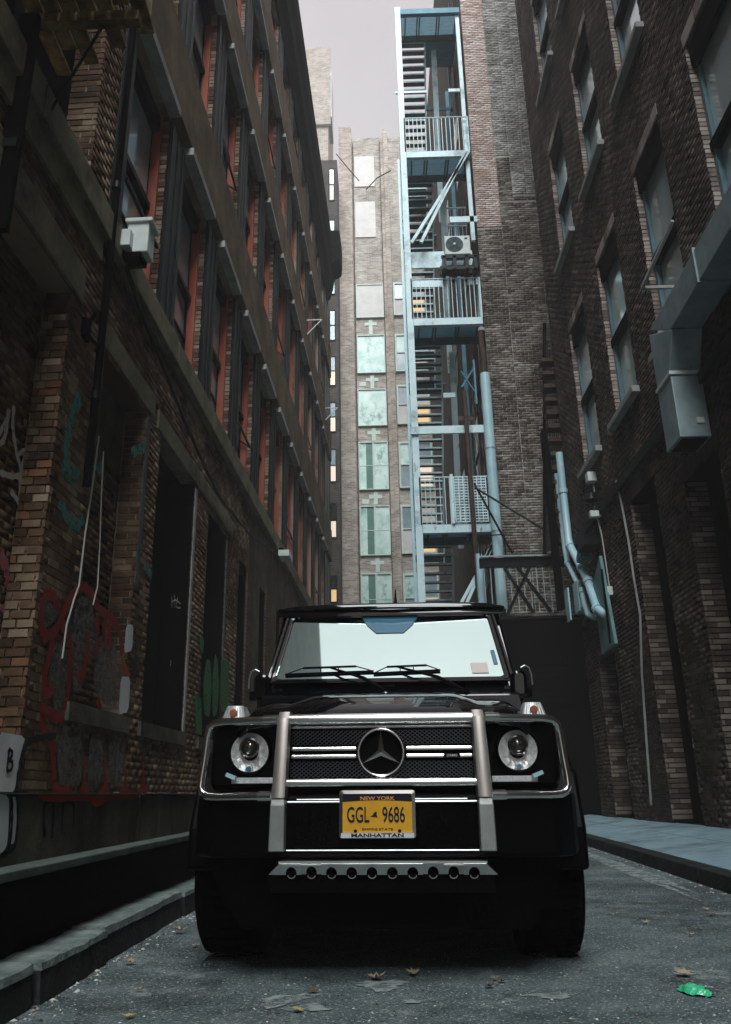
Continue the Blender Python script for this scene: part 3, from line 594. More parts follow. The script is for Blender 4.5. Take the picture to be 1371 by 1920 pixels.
FL.box(MB(), 7.28, 7.5, 6.25, 6.31, .1, .3).build('bracket', 'black', lb)
l2 = thing('wall_box', FL.P(18.4,6.2,.1), 'small white box lamp far along the left wall above the dark doorways', 'wall lamp')
FL.box(MB(), 18.2, 18.75, 6.05, 6.2, .1, .36).build('housing', 'whiteac', l2, bevel=.01); FL.box(MB(), 18.3, 18.6, 6.2, 6.28, 0, .2).build('bracket', 'black', l2)
l3 = thing('wall_box', FL.P(6.75,5.0,.1), 'small black hook bracket on the left brick pier', 'bracket')
mb = MB(); FL.box(mb, 6.68, 6.82, 4.92, 5.12, 0, .05); mb.tube([FL.P(6.75,5.1,.04), FL.P(6.7,5.16,.14), FL.P(6.62,5.12,.2), FL.P(6.6,5.0,.2)], .022, 8); mb.tube([FL.P(6.78,4.98,.04), FL.P(6.9,4.93,.1), FL.P(6.97,4.92,.05)], .02, 8); mb.build('hook', 'black', l3)
def cable(pts, r, label, mat='wire'):
    P = [Vector(p) for p in pts]; return MB().tube(P, r, 6).build('cable', mat, smooth=True, label=label, cat='cable')
cable([FL.P(a,z,.035) for a, z in ((7.3,4.15),(7.25,3.5),(7.2,3.1),(7.18,2.6),(7.1,2.45),(7.0,2.2),(6.98,1.9))], .008, 'pale thin cable hanging down the brick pier beside the downpipe')
cable([FL.P(a,z,.035) for a, z in ((7.45,4.05),(7.5,3.6),(7.58,3.1),(7.62,2.7),(7.55,2.5))], .007, 'second thin loose cable drooping right of the downpipe')
cable([FL.P(a,z,.10) for a, z in ((7.4,6.25),(7.9,6.05),(8.6,5.9),(9.4,5.72),(10.8,5.45),(12.2,5.3),(15,5.5),(18.2,6.05))], .022, 'black conduit sagging along the brick band of the left wall', 'blackw')
for lab, s, z in (('white metal bracket arm sticking out high on the far left wall', 23.3, 15.6), ('lower white bracket arm sticking out near the far end of the left wall', 29.4, 15.4)):
    b = thing('wall_bracket', FL.P(s,z,.1), lab, 'bracket')
    mb = MB(); mb.bar(FL.P(s,z+.05,.1), FL.P(s,z+.05,.62), .03); mb.bar(FL.P(s,z-.5,.1), FL.P(s,z+.05,.6), .03); mb.build('arm', 'whiteac', b)
# broken wooden hood at the upper left
wh = thing('broken_canopy', (-2.4,5.2,7.2), 'broken wooden canopy with peeling yellow boards high on the near left wall', 'canopy')
for k in range(7):
    x0 = -2.84+.14*k; L = (1.5, 1.25, 1.42, 1.05, 1.3, .9, 1.2)[k]
    MB().hexa([(x0,4.15,7.02+.03*k),(x0+.13,4.15,7.02+.03*k),(x0+.13,4.15+L,7.02+.02*k),(x0,4.15+L,7.02+.02*k),(x0,4.15,7.05+.03*k),(x0+.13,4.15,7.05+.03*k),(x0+.13,4.15+L,7.05+.02*k),(x0,4.15+L,7.05+.02*k)]).build('board', 'wood', wh)
MB().box(-2.84, -1.9, 5.0, 5.09, 6.90, 7.0).build('batten', 'wood', wh); MB().box(-2.84, -2.0, 4.35, 4.44, 6.88, 7.0).build('batten', 'black', wh)
MB().bar((-2.84,5.5,6.3), (-2.2,5.05,6.92), .02).build('strut', 'blackiron', wh)
sh = thing('added_dark_leaf', (-2.7,4.9,5), 'tall black leaf added for the dark area at the near left window', 'dark panel')  # added leaf, black to fill a dark area on the near wall
MB().box(-2.86, -2.7, 4.92, 4.98, 4.75, 6.9).build('leaf', 'black', sh); MB().box(-2.86, -2.71, 4.90, 4.92, 5.5, 5.58).build('added_cross_strap', 'blackiron', sh)  # leaf and strap of the added dark panel

# ------------------------------------------------------------------ right building
RB = thing('brick_building', (4.4,10,0), 'dark brown brick building along the right side with pale stone window sills', 'building')
RC = [(8.55+2.45*k-1.25, 8.55+2.45*k) for k in range(-2, 4)]
RR = [(7.08,10.4), (12.22,15.35), (17.2,20.3), (22.2,25.2)]
hr = [(a0,a1,z0,z1) for a0, a1 in RC for z0, z1 in RR]
gr = [(12.02,13.32,.25,5.45), (9.65,10.9,.25,4.9), (15.33,16.52,.25,3.2), (7.2,8.5,.25,4.9)]
FR = Facade(RB, (4.4,0), (0,1), (-1,0), hr+gr)
FR.backing(3.5, 17.6, .2, 30, 'mortR'); FR.reveals('mortR', .34, hr); FR.reveals('black', .45, gr)
FR.bricks([(6.0,17.6,.22,23.5)], 'brickR', 300, near=(12.8,1.6), jit=.008)
def rbox(a0, a1, z0, z1, d0, d1): return FR.box(MB(), a0, a1, z0, z1, d0, d1)
for c, (a0, a1) in enumerate(RC):
    for r, (z0, z1) in enumerate(RR):
        w = .07; zm = z0+(z1-z0)*.47
        mb = MB()
        for x0, x1, y0, y1 in ((a0,a0+w,z0,z1), (a1-w,a1,z0,z1), (a0+w,a1-w,z1-w,z1), (a0+w,a1-w,z0,z0+w)): FR.box(mb, x0, x1, y0, y1, -.20, -.09)
        f = mb.build('window', 'tealfr', RB)
        mb = MB(); FR.box(mb, a0+.01, a1-.01, zm-.07, zm+.07, -.195, -.06); mb.build('meeting_rail', 'black', f)
        rbox(a0+.01, a1-.01, z1-.4, z1-.02, -.11, -.03).build('dark_head_box', 'black', f)
        for k, (p, q, d) in enumerate(((z0+w, zm-.06, -.175), (zm+.06, z1-.05, -.15))):
            mt = 'paneR' if (r == 0 or c % 2 == 0) else ('brownb' if k and c % 3 == 0 else 'paneR')
            MB().quad(FR.P(a0+w,p,d), FR.P(a1-w,p,d), FR.P(a1-w,q,d), FR.P(a0+w,q,d)).build('pane', mt, f, fix=False)
        rbox(a0-.10, a1+.22, z0-.12, z0-.003, -.1, .14).build('sill', 'pale', f, bevel=.01)
        for k in range(6):      # rowlock bricks over the opening
            x = a0-.04+(a1-a0+.08)*k/6
            rbox(x+.006, x+(a1-a0+.08)/6-.006, z1+.005, z1+.21, -.05, .02).build('brick', 'brickRj', RB)
for h in hr: jamb_courses(FR, h[1], h[2], h[3], .086, 'brickRj', RB)
for g in gr: jamb_courses(FR, g[1], g[2], g[3], .3, 'brickRm', RB); jamb_courses(FR, g[0], g[2], g[3], .3, 'brickRm', RB, -1)
for g in gr:
    rbox(g[0], g[1], g[2], g[3], -.5, -.44).build('door_leaf', 'black', RB)
    mb = MB()
    for k in range(3): FR.box(mb, g[0]+.1+.4*k, g[0]+.16+.4*k, g[2], g[3], -.44, -.40)
    mb.build('door_rib', K['brownb'], RB)
    zt = g[3]
    for k in range(7):
        x = g[0]-.06+(g[1]-g[0]+.12)*k/7
        rbox(x+.006, x+(g[1]-g[0]+.12)/7-.006, zt+.005, zt+.22, -.05, .018).build('brick', 'brickR', RB)
for a in np.arange(3.5, 17.5, 2.35): rbox(a+.003, min(a+2.347,17.6), 5.82, 5.98, -.05, .085).build('belt_stone', 'kerbface', RB)  # dark course carries the shadow line of the wall step in its colour
rbox(-26, 17.6, -.02, 30, -10, -.52).build('rear_mass', 'black', RB); rbox(-26, 3.5, 0, 30, -.52, 0).build('wall', 'plainR', RB)
MB().box(4.4, 5, 17.6, 17.62, 0, 30).build('end_wall', 'dkbr', RB)
# galvanised duct
DU = thing('air_duct', (4,9,6), 'galvanised sheet metal duct turning down beside the right hand brick wall', 'duct')
MB().box(3.96, 4.37, 9.72, 10.25, 5.06, 5.95).build('drop_section', 'galv', DU, bevel=.01)
MB().box(3.94, 4.39, 9.70, 10.27, 5.97, 6.02).build('flange', 'whiteac', DU)
MB().hexa([(3.96,9.72,6.03),(4.37,9.72,6.03),(4.37,10.25,6.03),(3.96,10.25,6.03),(3.96,9.45,6.5),(4.37,9.45,6.5),(4.37,10.25,6.9),(3.96,10.25,6.9)]).build('elbow', 'galv', DU, bevel=.01)
MB().hexa([(3.9,4.2,6.55),(4.36,4.2,6.55),(4.37,9.5,6.52),(3.96,9.5,6.52),(3.9,4.2,6.98),(4.36,4.2,6.98),(4.37,10.2,6.95),(3.96,10.2,6.95)]).build('long_section', 'galv', DU, bevel=.01)
for y in (5.4, 6.9, 8.4): MB().box(3.925, 4.38, y, y+.03, 6.50, 7.0).build('flange', 'galv', DU)
MB().box(4.0, 4.33, 9.76, 10.2, 5.045, 5.058).build('open_end', 'black', DU)
MB().box(4.2, 4.3, 9.70, 9.718, 5.25, 5.33).build('label_plate', 'whiteac', DU)
rb2 = MB().bar((3.6,9.3,7.05), (4.38,9.3,7.05), .04).bar((3.6,9.3,7.05), (3.75,8.4,7.4), .04).build('hanger', 'pale', DU)
# pipes on the far end of the right wall
def wallpipe(pts, r, lab, mat='pipe', rings=()):
    t = thing('wall_pipe', pts[0], lab, 'pipe'); MB().tube(pts, r, 14).build('tube', mat, t, smooth=True)
    for i in rings:
        p = Vector(pts[i]); q = Vector(pts[min(i+1, len(pts)-1)]); d = (q-p).normalized()*.05; MB().tube([p-d, p+d], r*1.22, 14).build('coupling', mat, t, smooth=True)
    return t
wallpipe([(4.25,17.42,8.15),(4.25,17.42,7.2),(4.25,17.4,6.05),(4.25,17.3,5.85),(4.22,16.4,5.1),(4.2,15.95,4.72),(4.2,15.85,4.55),(4.2,15.5,4.05),(4.22,15.2,3.9),(4.35,15.15,3.86)], .085, 'thicker pale blue pipe bending down the far right wall', rings=(1,3,4,5,7))
wallpipe([(4.25,17.85,7.8),(4.25,17.85,6.9),(4.25,17.8,5.9),(4.23,17.6,5.55),(4.2,16.75,4.85),(4.2,16.5,4.65),(4.2,16.4,4.35),(4.2,16.2,4.08),(4.3,15.9,3.95)], .062, 'thinner pale blue pipe running beside the thicker pipe on the far right wall', rings=(1,3,4,5))
tb = thing('teal_board', (4.3,15.1,4.1), 'faded teal board leaning on the far right wall behind the pipes', 'board')
MB().hexa([(4.24,14.75,3.25),(4.3,14.75,3.25),(4.3,15.7,3.2),(4.24,15.7,3.2),(4.24,15.1,5.0),(4.3,15.1,5.0),(4.3,15.75,4.6),(4.24,15.75,4.6)]).build('panel', 'tealpl', tb)
MB().box(4.21, 4.24, 14.95, 15.0, 3.3, 4.7).build('seam', 'black', tb)
cb = thing('meter_cabinet', (4.2,16.9,4.5), 'pale blue metal cabinet with a hinged flap behind the bending pipes', 'cabinet')
MB().box(4.12, 4.36, 16.55, 16.95, 4.25, 4.9).build('box', 'pipe', cb, bevel=.01); MB().box(4.02, 4.05, 17.0, 17.3, 4.15, 4.85).build('flap', 'pipe', cb)
MB().box(4.13,4.35,16.52,16.55,4.3,4.85).build('door','galv',cb)
rd = thing('conduit_run', (4.35,15.1,5.4), 'thin pale conduit with a bell shaped fitting on the far right wall', 'conduit')
MB().tube([(4.33,15.25,6.6),(4.33,15.2,6.35)], .014, 8).build('tube', 'wire', rd); MB().tube([(4.30,15.2,6.05),(4.3,15.35,5.95),(4.33,15.2,5.75),(4.34,15.1,5.4),(4.34,15.0,4.35)], .014, 8).build('tube', 'wire', rd)
MB().box(4.2, 4.38, 15.1, 15.3, 6.55, 6.75).build('junction_box', 'whiteac', rd, bevel=.01); MB().lathe([(0,.14),(.06,.13),(.12,.0),(.13,-.03),(.0,-.02)], (4.25,15.2,6.2), 'z', 18).build('bell', 'blackiron', rd, smooth=True)
MB().box(4.15, 4.36, 15.02, 15.14, 5.78, 5.9).build('floodlight', 'whiteac', rd); MB().box(4.28, 4.38, 14.95, 15.1, 4.2, 4.36).build('junction_box', 'whiteac', rd)
MB().box(4.05, 4.36, 15.3, 15.9, 5.3, 5.5).build('shelf', 'blackiron', rd); MB().hexa([(4.1,15.9,5.25),(4.3,15.9,5.2),(4.3,16.3,5.15),(4.1,16.3,5.2),(4.1,15.9,5.55),(4.3,15.9,5.6),(4.3,16.3,5.35),(4.1,16.3,5.3)]).build('reflector', 'tealpl', rd)
wallpipe([(4.36,13.85,6.05),(4.36,13.72,5.6),(4.36,13.6,4.8),(4.36,13.58,4.2),(4.36,13.5,3.5),(4.36,13.8,2.6),(4.36,14.0,1.6),(4.36,14.2,.5)], .02, 'long thin brown conduit curving down the right brick pier', 'pale')
# ------------------------------------------------------------------ tower behind, with its brick front
TW = thing('brick_tower', (3.24,20.5,0), 'tall brick tower beyond the right building with red brick up its left edge', 'building')
FT = Facade(TW, (3.24,20.5), (1,0), (0,-1), [])
FT.backing(0, 7, 0, 36, 'mortT')
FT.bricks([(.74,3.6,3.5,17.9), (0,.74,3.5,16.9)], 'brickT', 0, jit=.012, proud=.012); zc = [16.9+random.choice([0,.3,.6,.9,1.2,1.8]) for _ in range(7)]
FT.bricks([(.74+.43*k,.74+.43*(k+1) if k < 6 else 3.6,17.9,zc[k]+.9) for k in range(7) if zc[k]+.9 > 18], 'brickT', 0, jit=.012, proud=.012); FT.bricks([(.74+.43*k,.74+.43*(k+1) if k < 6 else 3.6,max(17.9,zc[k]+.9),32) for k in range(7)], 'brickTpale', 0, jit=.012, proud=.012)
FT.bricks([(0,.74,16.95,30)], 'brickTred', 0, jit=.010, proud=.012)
MB().add([(3.24,20.52,0),(3.24,43,0),(3.24,43,36),(3.24,20.52,36)], [(0,1,2,3)]).build('side_wall', 'sideT', TW, fix=False)
MB().box(3.26, 12, 20.6, 43, 0, 36).build('rear_mass', 'black', TW)
for i, (y0, z0) in enumerate([(23,z) for z in (6.5,9.5,15.5,21.5,27)]+[(27.5,z) for z in (9.5,15.5,21.5)]):
    w = MB().box(3.2, 3.23, y0, y0+1.2, z0, z0+2.4).build('window', 'cool' if i % 2 else 'blackiron', TW)
    MB().box(3.17, 3.2, y0, y0+1.2, z0+1.15, z0+1.25).build('meeting_rail', 'blackiron', w)
for y, r in ((21.6,.05), (22.0,.035), (22.3,.05)): MB().tube([(3.15,y,5),(3.15,y,28)], r, 8).build('riser_pipe', 'rustpipe', TW, smooth=True)
vine = MB()
for k in range(46):
    y = random.uniform(20.9, 24); z = random.uniform(5.5, 12.5); pts = [(3.16, y, z)]
    for j in range(5): y += random.uniform(-.12, .12); z += random.uniform(.2, .5); pts.append((3.14+random.uniform(-.05,.04), y, z))
    vine.tube(pts, .012, 4)
vine.build('climbing_stems', 'brickRj', TW, kind='stuff')

# ------------------------------------------------------------------ back building at the end of the alley
BB = thing('office_block', (0,42,0), 'tall pale brick block closing the alley with green windows and T shaped paint marks', 'building')
BY = 42.0
MB().box(-1.12, .70, BY+.25, BY+1, 0, 41.5).build('wall', 'backbr', BB); MB().box(1.22, 8, BY+.25, BY+1, 0, 41.5).build('wall', 'backbr', BB)
MB().box(-1.95, -1.12, BY, BY+1, 0, 42.2).build('pier', 'backpier', BB); MB().box(.94, 1.22, BY-.02, BY+1, 0, 41.9).build('pier', 'backpier', BB); MB().box(.70, .94, BY+.1, BY+1, 0, 41.5).build('pier', 'backpier', BB)
MB().box(-1.95, 8, BY+1, BY+12, 0, 41).build('rear_mass', 'dkbr', BB)
MB().box(-1.06, -1.01, BY+.15, BY+.24, 5, 41).build('downpipe', 'rustpipe', BB); MB().box(.70, .735, BY+.02, BY+.1, 5, 41).build('downpipe', 'rustpipe', BB)
gw = [(27.8,30.15,'blank'), (24.05,26.6,'green'), (20.65,23.0,'green'), (16.75,19.65,'g2'), (12.95,15.8,'g2'), (9.1,11.95,'g2'), (5.3,8.1,'g2')]
for i, (z0, z1, k) in enumerate(gw):
    x0, x1 = -.97+.0*i, .69
    f = MB(); 
    for a, b, c, d in ((x0,x0+.05,z0,z1), (x1-.05,x1,z0,z1), (x0+.05,x1-.05,z1-.06,z1), (x0+.05,x1-.05,z0,z0+.05)): f.box(a, b, BY+.12, BY+.25, c, d)
    f = f.build('window', 'cream', BB)
    if k == 'blank': MB().box(x0+.05, x1-.05, BY+.16, BY+.2, z0+.05, z1-.06).build('board', 'blank', f);  # top window pale all over: glare put into its colour
    elif k == 'green': MB().box(x0+.05, x1-.05, BY+.18, BY+.2, z0+.05, z1-.06).build('pane', 'green', f)
    else:
        xm = (x0+x1)/2
        MB().box(xm-.05, xm+.05, BY+.13, BY+.2, z0+.05, z1-.06).build('mullion', 'cream', f)
        MB().box(x0+.05, xm-.42, BY+.18, BY+.2, z0+.05, z1-.06).build('pane', 'green', f); MB().box(xm-.42, xm-.05, BY+.19, BY+.21, z0+.05, z1-.06).build('pane', 'greendk', f)
        MB().box(xm+.05, x1-.05, BY+.18, BY+.2, z0+.05, z1-.06).build('pane', 'green', f)
        MB().box(x0+.05, xm-.05, BY+.165, BY+.18, (z0+z1)/2-.02, (z0+z1)/2+.02).build('glazing_bar', 'cream', f); MB().box(xm+.05, x1-.05, BY+.165, BY+.18, (z0+z1)/2-.02, (z0+z1)/2+.02).build('glazing_bar', 'cream', f)
    xm = -.13+.02*i
    zt = z0-.12; zb = (gw[i+1][1]+.1) if i+1 < len(gw) else z0-1
    t = MB(); t.box(xm-.11, xm+.11, BY+.225, BY+.249, zb, zt); t.box(xm-.36, xm-.111, BY+.225, BY+.249, zt-.38, zt-.17); t.box(xm+.111, xm+.36, BY+.225, BY+.249, zt-.38, zt-.17)
    if i in (1, 3): t.box(xm-.75, xm-.37, BY+.225, BY+.249, zt-.68, zt-.42)
    t.build('painted_cross', 'cream', BB)
for z0, z1 in ((33.65,36.35), (37.55,39.95)): MB().box(-.95, .33, BY+.2, BY+.249, z0, z1).build('blank_window', 'blank', BB)  # pale blank panels high on the wall
for j, x0 in enumerate((1.28, 2.35, 3.3, 4.3)):
    for i, (z0, z1) in enumerate([(27.9,30.2), (24.1,26.6), (20.7,23.2), (16.8,19.6), (13,15.8), (9.2,11.9), (5.4,8.1)]):
        x1 = x0+.82; f = MB(); zm = (z0+z1)/2
        for a, b, c, d in ((x0,x0+.1,z0,z1), (x1-.08,x1,z0,z1), (x0+.1,x1-.08,z1-.12,z1), (x0+.1,x1-.08,z0,z0+.08), (x0+.1,x1-.08,zm-.03,zm+.03)): f.box(a, b, BY+.1, BY+.25, c, d)
        f = f.build('window', 'cream', BB)
        m1, m2 = [('cool','blank'), ('blank','warm'), ('green','cool'), ('cool','warm2')][(i*2+j) % 4]
        MB().box(x0+.1, x1-.08, BY+.16, BY+.18, zm+.03, z1-.12).build('pane', m1, f); MB().box(x0+.1, x1-.08, BY+.16, BY+.18, z0+.08, zm-.03).build('pane', m2, f)
# dark block on the left with a narrow window column
DB = thing('narrow_block', (-2.4,40,0), 'dark brick block with one column of narrow lit windows squeezed behind the left building', 'building')
MB().box(-9, -1.96, 40, 47, 0, 37.7).build('wall', 'dkbr', DB)
for i, (z0, z1, m1, m2) in enumerate([(34.6,37.0,'cool','blank'), (31,33.2,'cool','blank'), (28,30.2,'cool','cool'), (24.95,26.95,'cool','cool'), (22.1,23.95,'cool','warm2'), (19.3,21.1,'cool','warm2'), (16.4,18.3,'cool','warm2'), (13.3,15.2,'blackiron','warm2'), (9.9,11.3,'blackiron','warm')]):
    x0, x1 = -2.46, -2.12; zm = z0+(z1-z0)*.5
    f = MB()
    for a, b, c, d in ((x0,x0+.04,z0,z1), (x1-.04,x1,z0,z1), (x0+.04,x1-.04,z1-.05,z1), (x0+.04,x1-.04,z0,z0+.05), (x0+.04,x1-.04,zm-.03,zm+.03)): f.box(a, b, 39.94, 39.99, c, d)
    f = f.build('window', 'black', DB)
    MB().box(x0+.04, x1-.04, 39.96, 39.975, zm+.03, z1-.05).build('pane', m1, f); MB().box(x0+.04, x1-.04, 39.96, 39.975, z0+.05, zm-.03).build('pane', m2, f)
T2 = thing('pale_tower', (-3,46,0), 'pale brick tower with a jutting parapet seen above the left cornice', 'building')
MB().box(-9, -2.95, 47.2, 54, 0, 55).build('wall', 'tower2', T2); MB().box(-9, -2.75, 47.0, 47.19, 47.5, 55).build('parapet', 'tower2', T2)
MB().box(-2.95, -2.7, 47.3, 50, 48.5, 53).build('side_fin', 'cool', T2)
for nm, pts in (('first sagging black cable high in front of the pale block', [(-1.9,38,36.3),(-1.61,38,35.84),(-1.2,38,35.2),(-.6,38,34.3)]), ('second black cable running down to the steel stair post', [(-.18,38,33.67),(.4,34,30.9),(1.0,30.5,28.2)])):
    MB().tube(pts, .03, 5).build('cable', 'blackw', label=nm, cat='cable')

# ------------------------------------------------------------------ steel fire stair
FE = thing('fire_stair', (2,20.5,0), 'tall pale blue steel fire stair with grated landings between the block and the brick tower', 'fire escape')
X0, X1, XS = 1.02, 3.12, 2.02
def feb(name, mb, mat='fe', par=None, **kw): return mb.build(name, mat, par or FE, **kw)
feb('post', MB().box(.98, 1.16, 20.0, 20.18, 0, 25.5)); feb('post', MB().box(.89, .965, 20.25, 20.33, 0, 19.4), 'pipe')
feb('post', MB().box(2.98, 3.10, 20.1, 20.2, 16.2, 25.4), 'fe'); feb('post', MB().box(2.9, 3.02, 23.4, 23.5, 0, 25.4), 'feplate')
LEV = [7.32, 13.5, 19.45, 25.4]
for li, z in enumerate(LEV):
    l = MB(); l.box(X0+.15, X1, 20.0, 20.06, z-.22, z); l.box(X0+.15, X1, 20.06, 20.14, z-.03, z); l.box(X0+.15, X1, 20.06, 20.14, z-.22, z-.19)
    pf = feb('landing', l, 'feplate' if li == 3 else 'fe')
    g = MB()
    for k in range(24):
        yk = 20.17+k*.038; g.box(X0+.15, X1, yk, yk+.016, z-.04, z-.005)
    feb('grating', g, 'feplate', pf, kind='stuff')
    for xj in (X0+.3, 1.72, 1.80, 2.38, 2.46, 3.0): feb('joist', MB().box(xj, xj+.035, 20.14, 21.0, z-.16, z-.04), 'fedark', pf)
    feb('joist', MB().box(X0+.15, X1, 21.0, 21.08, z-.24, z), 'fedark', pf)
    if li == 3:
        feb('deck_plate', MB().box(XS+.02, X1-.02, 21.09, 22.3, z-.05, z), 'feplate', pf)
        feb('frame', MB().box(XS+.05, X1-.1, 22.3, 22.34, z-2.0, z-1.9).box(XS+.03, XS+.08, 22.3, 22.36, z-2.0, z).box(X1-.2, X1-.12, 22.3, 22.4, z-2.0, z), 'feplate', pf)
    # railing
    if li < 3:
        rl = MB(); rl.tube([(X0+.12,20.02,z+1.32),(X1,20.02,z+1.32)], .022, 8); rl.tube([(X1,20.02,z+1.32),(X1,21.0,z+1.32)], .022, 8)
        rl.box(X0+.10, X0+.15, 20.0, 20.05, z, z+1.34); rl.box(X1-.03, X1+.01, 20.0, 20.05, z, z+1.32)
        rail = feb('railing', rl)
        b0 = feb('baluster', MB().box(X0+.25, X0+.268, 20.01, 20.026, z+.02, z+1.31), 'fe', rail)
        for k in range(1, 15): dup(b0, rail, (k*.128, 0, 0))
        for k in range(5): dup(b0, rail, (X1-X0-.262, .15+k*.17, 0))
    # stair flight rising towards the camera up to this landing
    nst = 26; rise = .222; run = .118
    st = MB(); zt = z-.1; yt = 21.1; zb = z-rise*nst; yb = yt+run*nst
    for x in (X0+.08, XS-.02): st.hexa([(x,yt,zt-.28),(x+.045,yt,zt-.28),(x+.045,yb,zb-.28),(x,yb,zb-.28),(x,yt,zt),(x+.045,yt,zt),(x+.045,yb,zb),(x,yb,zb)])
    fl = feb('stair_flight', st)
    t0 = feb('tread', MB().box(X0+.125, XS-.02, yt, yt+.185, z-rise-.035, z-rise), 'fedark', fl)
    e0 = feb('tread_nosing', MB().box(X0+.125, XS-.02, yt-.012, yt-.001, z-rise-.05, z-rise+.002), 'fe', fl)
    for k in range(1, nst):
        if z-rise*(k+1) < .1: break
        dup(t0, fl, (0, run*k, -rise*k)); dup(e0, fl, (0, run*k, -rise*k))
    hr_ = MB()
    hr_.tube([(XS+.03,yt,z+.9),(XS+.03,yb,zb+.9)], .018, 6); hr_.tube([(XS+.03,yt,z+.45),(XS+.03,yb,zb+.45)], .014, 6); feb('handrail', hr_, 'fe', fl)
    feb('back_landing', MB().box(X0+.1, XS+.35, yb+.02, yb+.7, zb-.06, zb), 'feplate')
    # lighter stringer climbing behind on the right
    if li: feb('rear_stringer', MB().hexa([(2.25,21.3,z-.9),(2.42,21.3,z-.9),(2.58,23.5,z-5.8),(2.41,23.5,z-5.8),(2.25,21.35,z-.3),(2.42,21.35,z-.3),(2.58,23.6,z-5.4),(2.41,23.6,z-5.4)]))
# cross members, braces
feb('cross_beam', MB().box(X0-.08, 2.95, 19.93, 19.99, 9.88, 10.10)); feb('cross_beam', MB().box(X0+.16, 3.0, 20.3, 20.36, 15.42, 15.98)); feb('cross_beam', MB().box(X0+.16, 2.25, 20.3, 20.34, 14.75, 14.97)); feb('cross_beam', MB().box(2.8, 3.1, 20.3, 20.34, 14.8, 15.0))
feb('cross_beam', MB().box(2.38, 3.2, 20.1, 20.18, 16.86, 17.06)); feb('cross_beam', MB().box(.9, 1.9, 20.1, 20.15, 21.9, 21.98)); feb('cross_beam', MB().box(2.6, 3.0, 20.1, 20.15, 21.9, 22.02)); feb('cross_beam', MB().box(2.0, 2.35, 21.2, 21.25, 11.6, 11.75))
for dx in (0, .28): feb('diagonal_brace', MB().bar((3.08-dx*.3,19.97,19.35), (1.2+dx,19.97,16.0+.05), .09, .09))
for dx in (0, .22): feb('diagonal_brace', MB().bar((3.15-dx*.2,19.95,7.1), (1.55+dx,19.95,4.4), .10, .08))
# perforated guard on the lowest landing
pg = MB()
for k in range(17): pg.box(2.02, 2.88, 19.96, 19.985, 7.36+k*.078, 7.39+k*.078)
for k in range(8): pg.box(2.02+k*.119, 2.045+k*.119, 19.955, 19.959, 7.36, 8.64)
feb('perforated_guard', pg); feb('guard_frame', MB().box(1.93, 2.01, 19.94, 20.0, 7.33, 8.7))
feb('upper_rail', MB().box(2.3, 3.1, 21.6, 21.63, 17.9, 17.95).box(2.3,3.1,21.6,21.63,18.6,18.65)); 
for k in range(7): feb('baluster', MB().box(2.34+k*.12, 2.355+k*.12, 21.6, 21.62, 16.9, 18.6))
# small hanging platform in the right bay
hp = thing('hanging_platform', (2.6,20.6,11), 'small dark square platform with a crossed bracket hung inside the fire stair', 'platform')
MB().hexa([(2.28,20.3,10.4),(2.75,20.3,10.4),(2.85,21.3,11.0),(2.42,21.3,11.0),(2.28,20.3,10.44),(2.75,20.3,10.44),(2.85,21.3,11.04),(2.42,21.3,11.04)]).build('deck', 'rustpipe', hp)
MB().bar((2.45,20.4,11.5), (2.85,20.6,12.2), .04).bar((2.45,20.4,12.0), (2.85,20.6,11.4), .04).bar((2.85,20.5,11), (2.85,20.5,12.4), .05).build('bracket', 'feplate', hp)
# air conditioner
AC = thing('air_conditioner', (2.5,20,15.4), 'white outdoor air conditioner with a round dark fan on the fire stair', 'air conditioner')
MB().box(2.14, 2.88, 19.7, 20.02, 15.42, 16.06).build('case', 'whiteac', AC, bevel=.02)
MB().lathe([(.0,0),(.245,0),(.25,-.012),(.255,0)], (2.42,19.695,15.76), 'y', 32).build('fan_opening', 'fan', AC)
for k in range(5): MB().tube([(2.42+(.06+.045*k)*math.cos(a/24*math.tau), 19.68, 15.76+(.06+.045*k)*math.sin(a/24*math.tau)) for a in range(24)], .004, 5, closed=True).build('guard_ring', 'tealfr', AC)
for k in range(5):
    a = k*math.tau/5; MB().quad((2.42,19.688,15.76), (2.42+.2*math.cos(a),19.686,15.76+.2*math.sin(a)), (2.42+.23*math.cos(a+.5),19.69,15.76+.23*math.sin(a+.5)), (2.42+.1*math.cos(a+.9),19.69,15.76+.1*math.sin(a+.9))).build('fan_blade', 'blackiron', AC, fix=False)
MB().lathe([(0,-.03),(.035,-.025),(.04,0)], (2.42,19.69,15.76), 'y', 16).build('fan_hub', 'whiteac', AC); MB().box(2.72,2.80,19.692,19.699,15.93,15.98).build('badge','dk',AC)
sf = thing('equipment_shelf', (2.5,20,15), 'black steel shelf frame holding up the air conditioner', 'shelf')
mb = MB()
for x in (2.06, 2.35, 2.7, 2.95): mb.box(x, x+.1, 19.7, 20.4, 14.95, 15.38)
mb.box(2.02, 3.05, 19.7, 19.76, 15.3, 15.4); mb.box(2.02, 3.05, 20.2, 20.3, 15.1, 15.4); mb.box(2.0, 2.95, 19.75, 19.8, 14.95, 15.05); mb.build('frame', 'blackiron', sf)
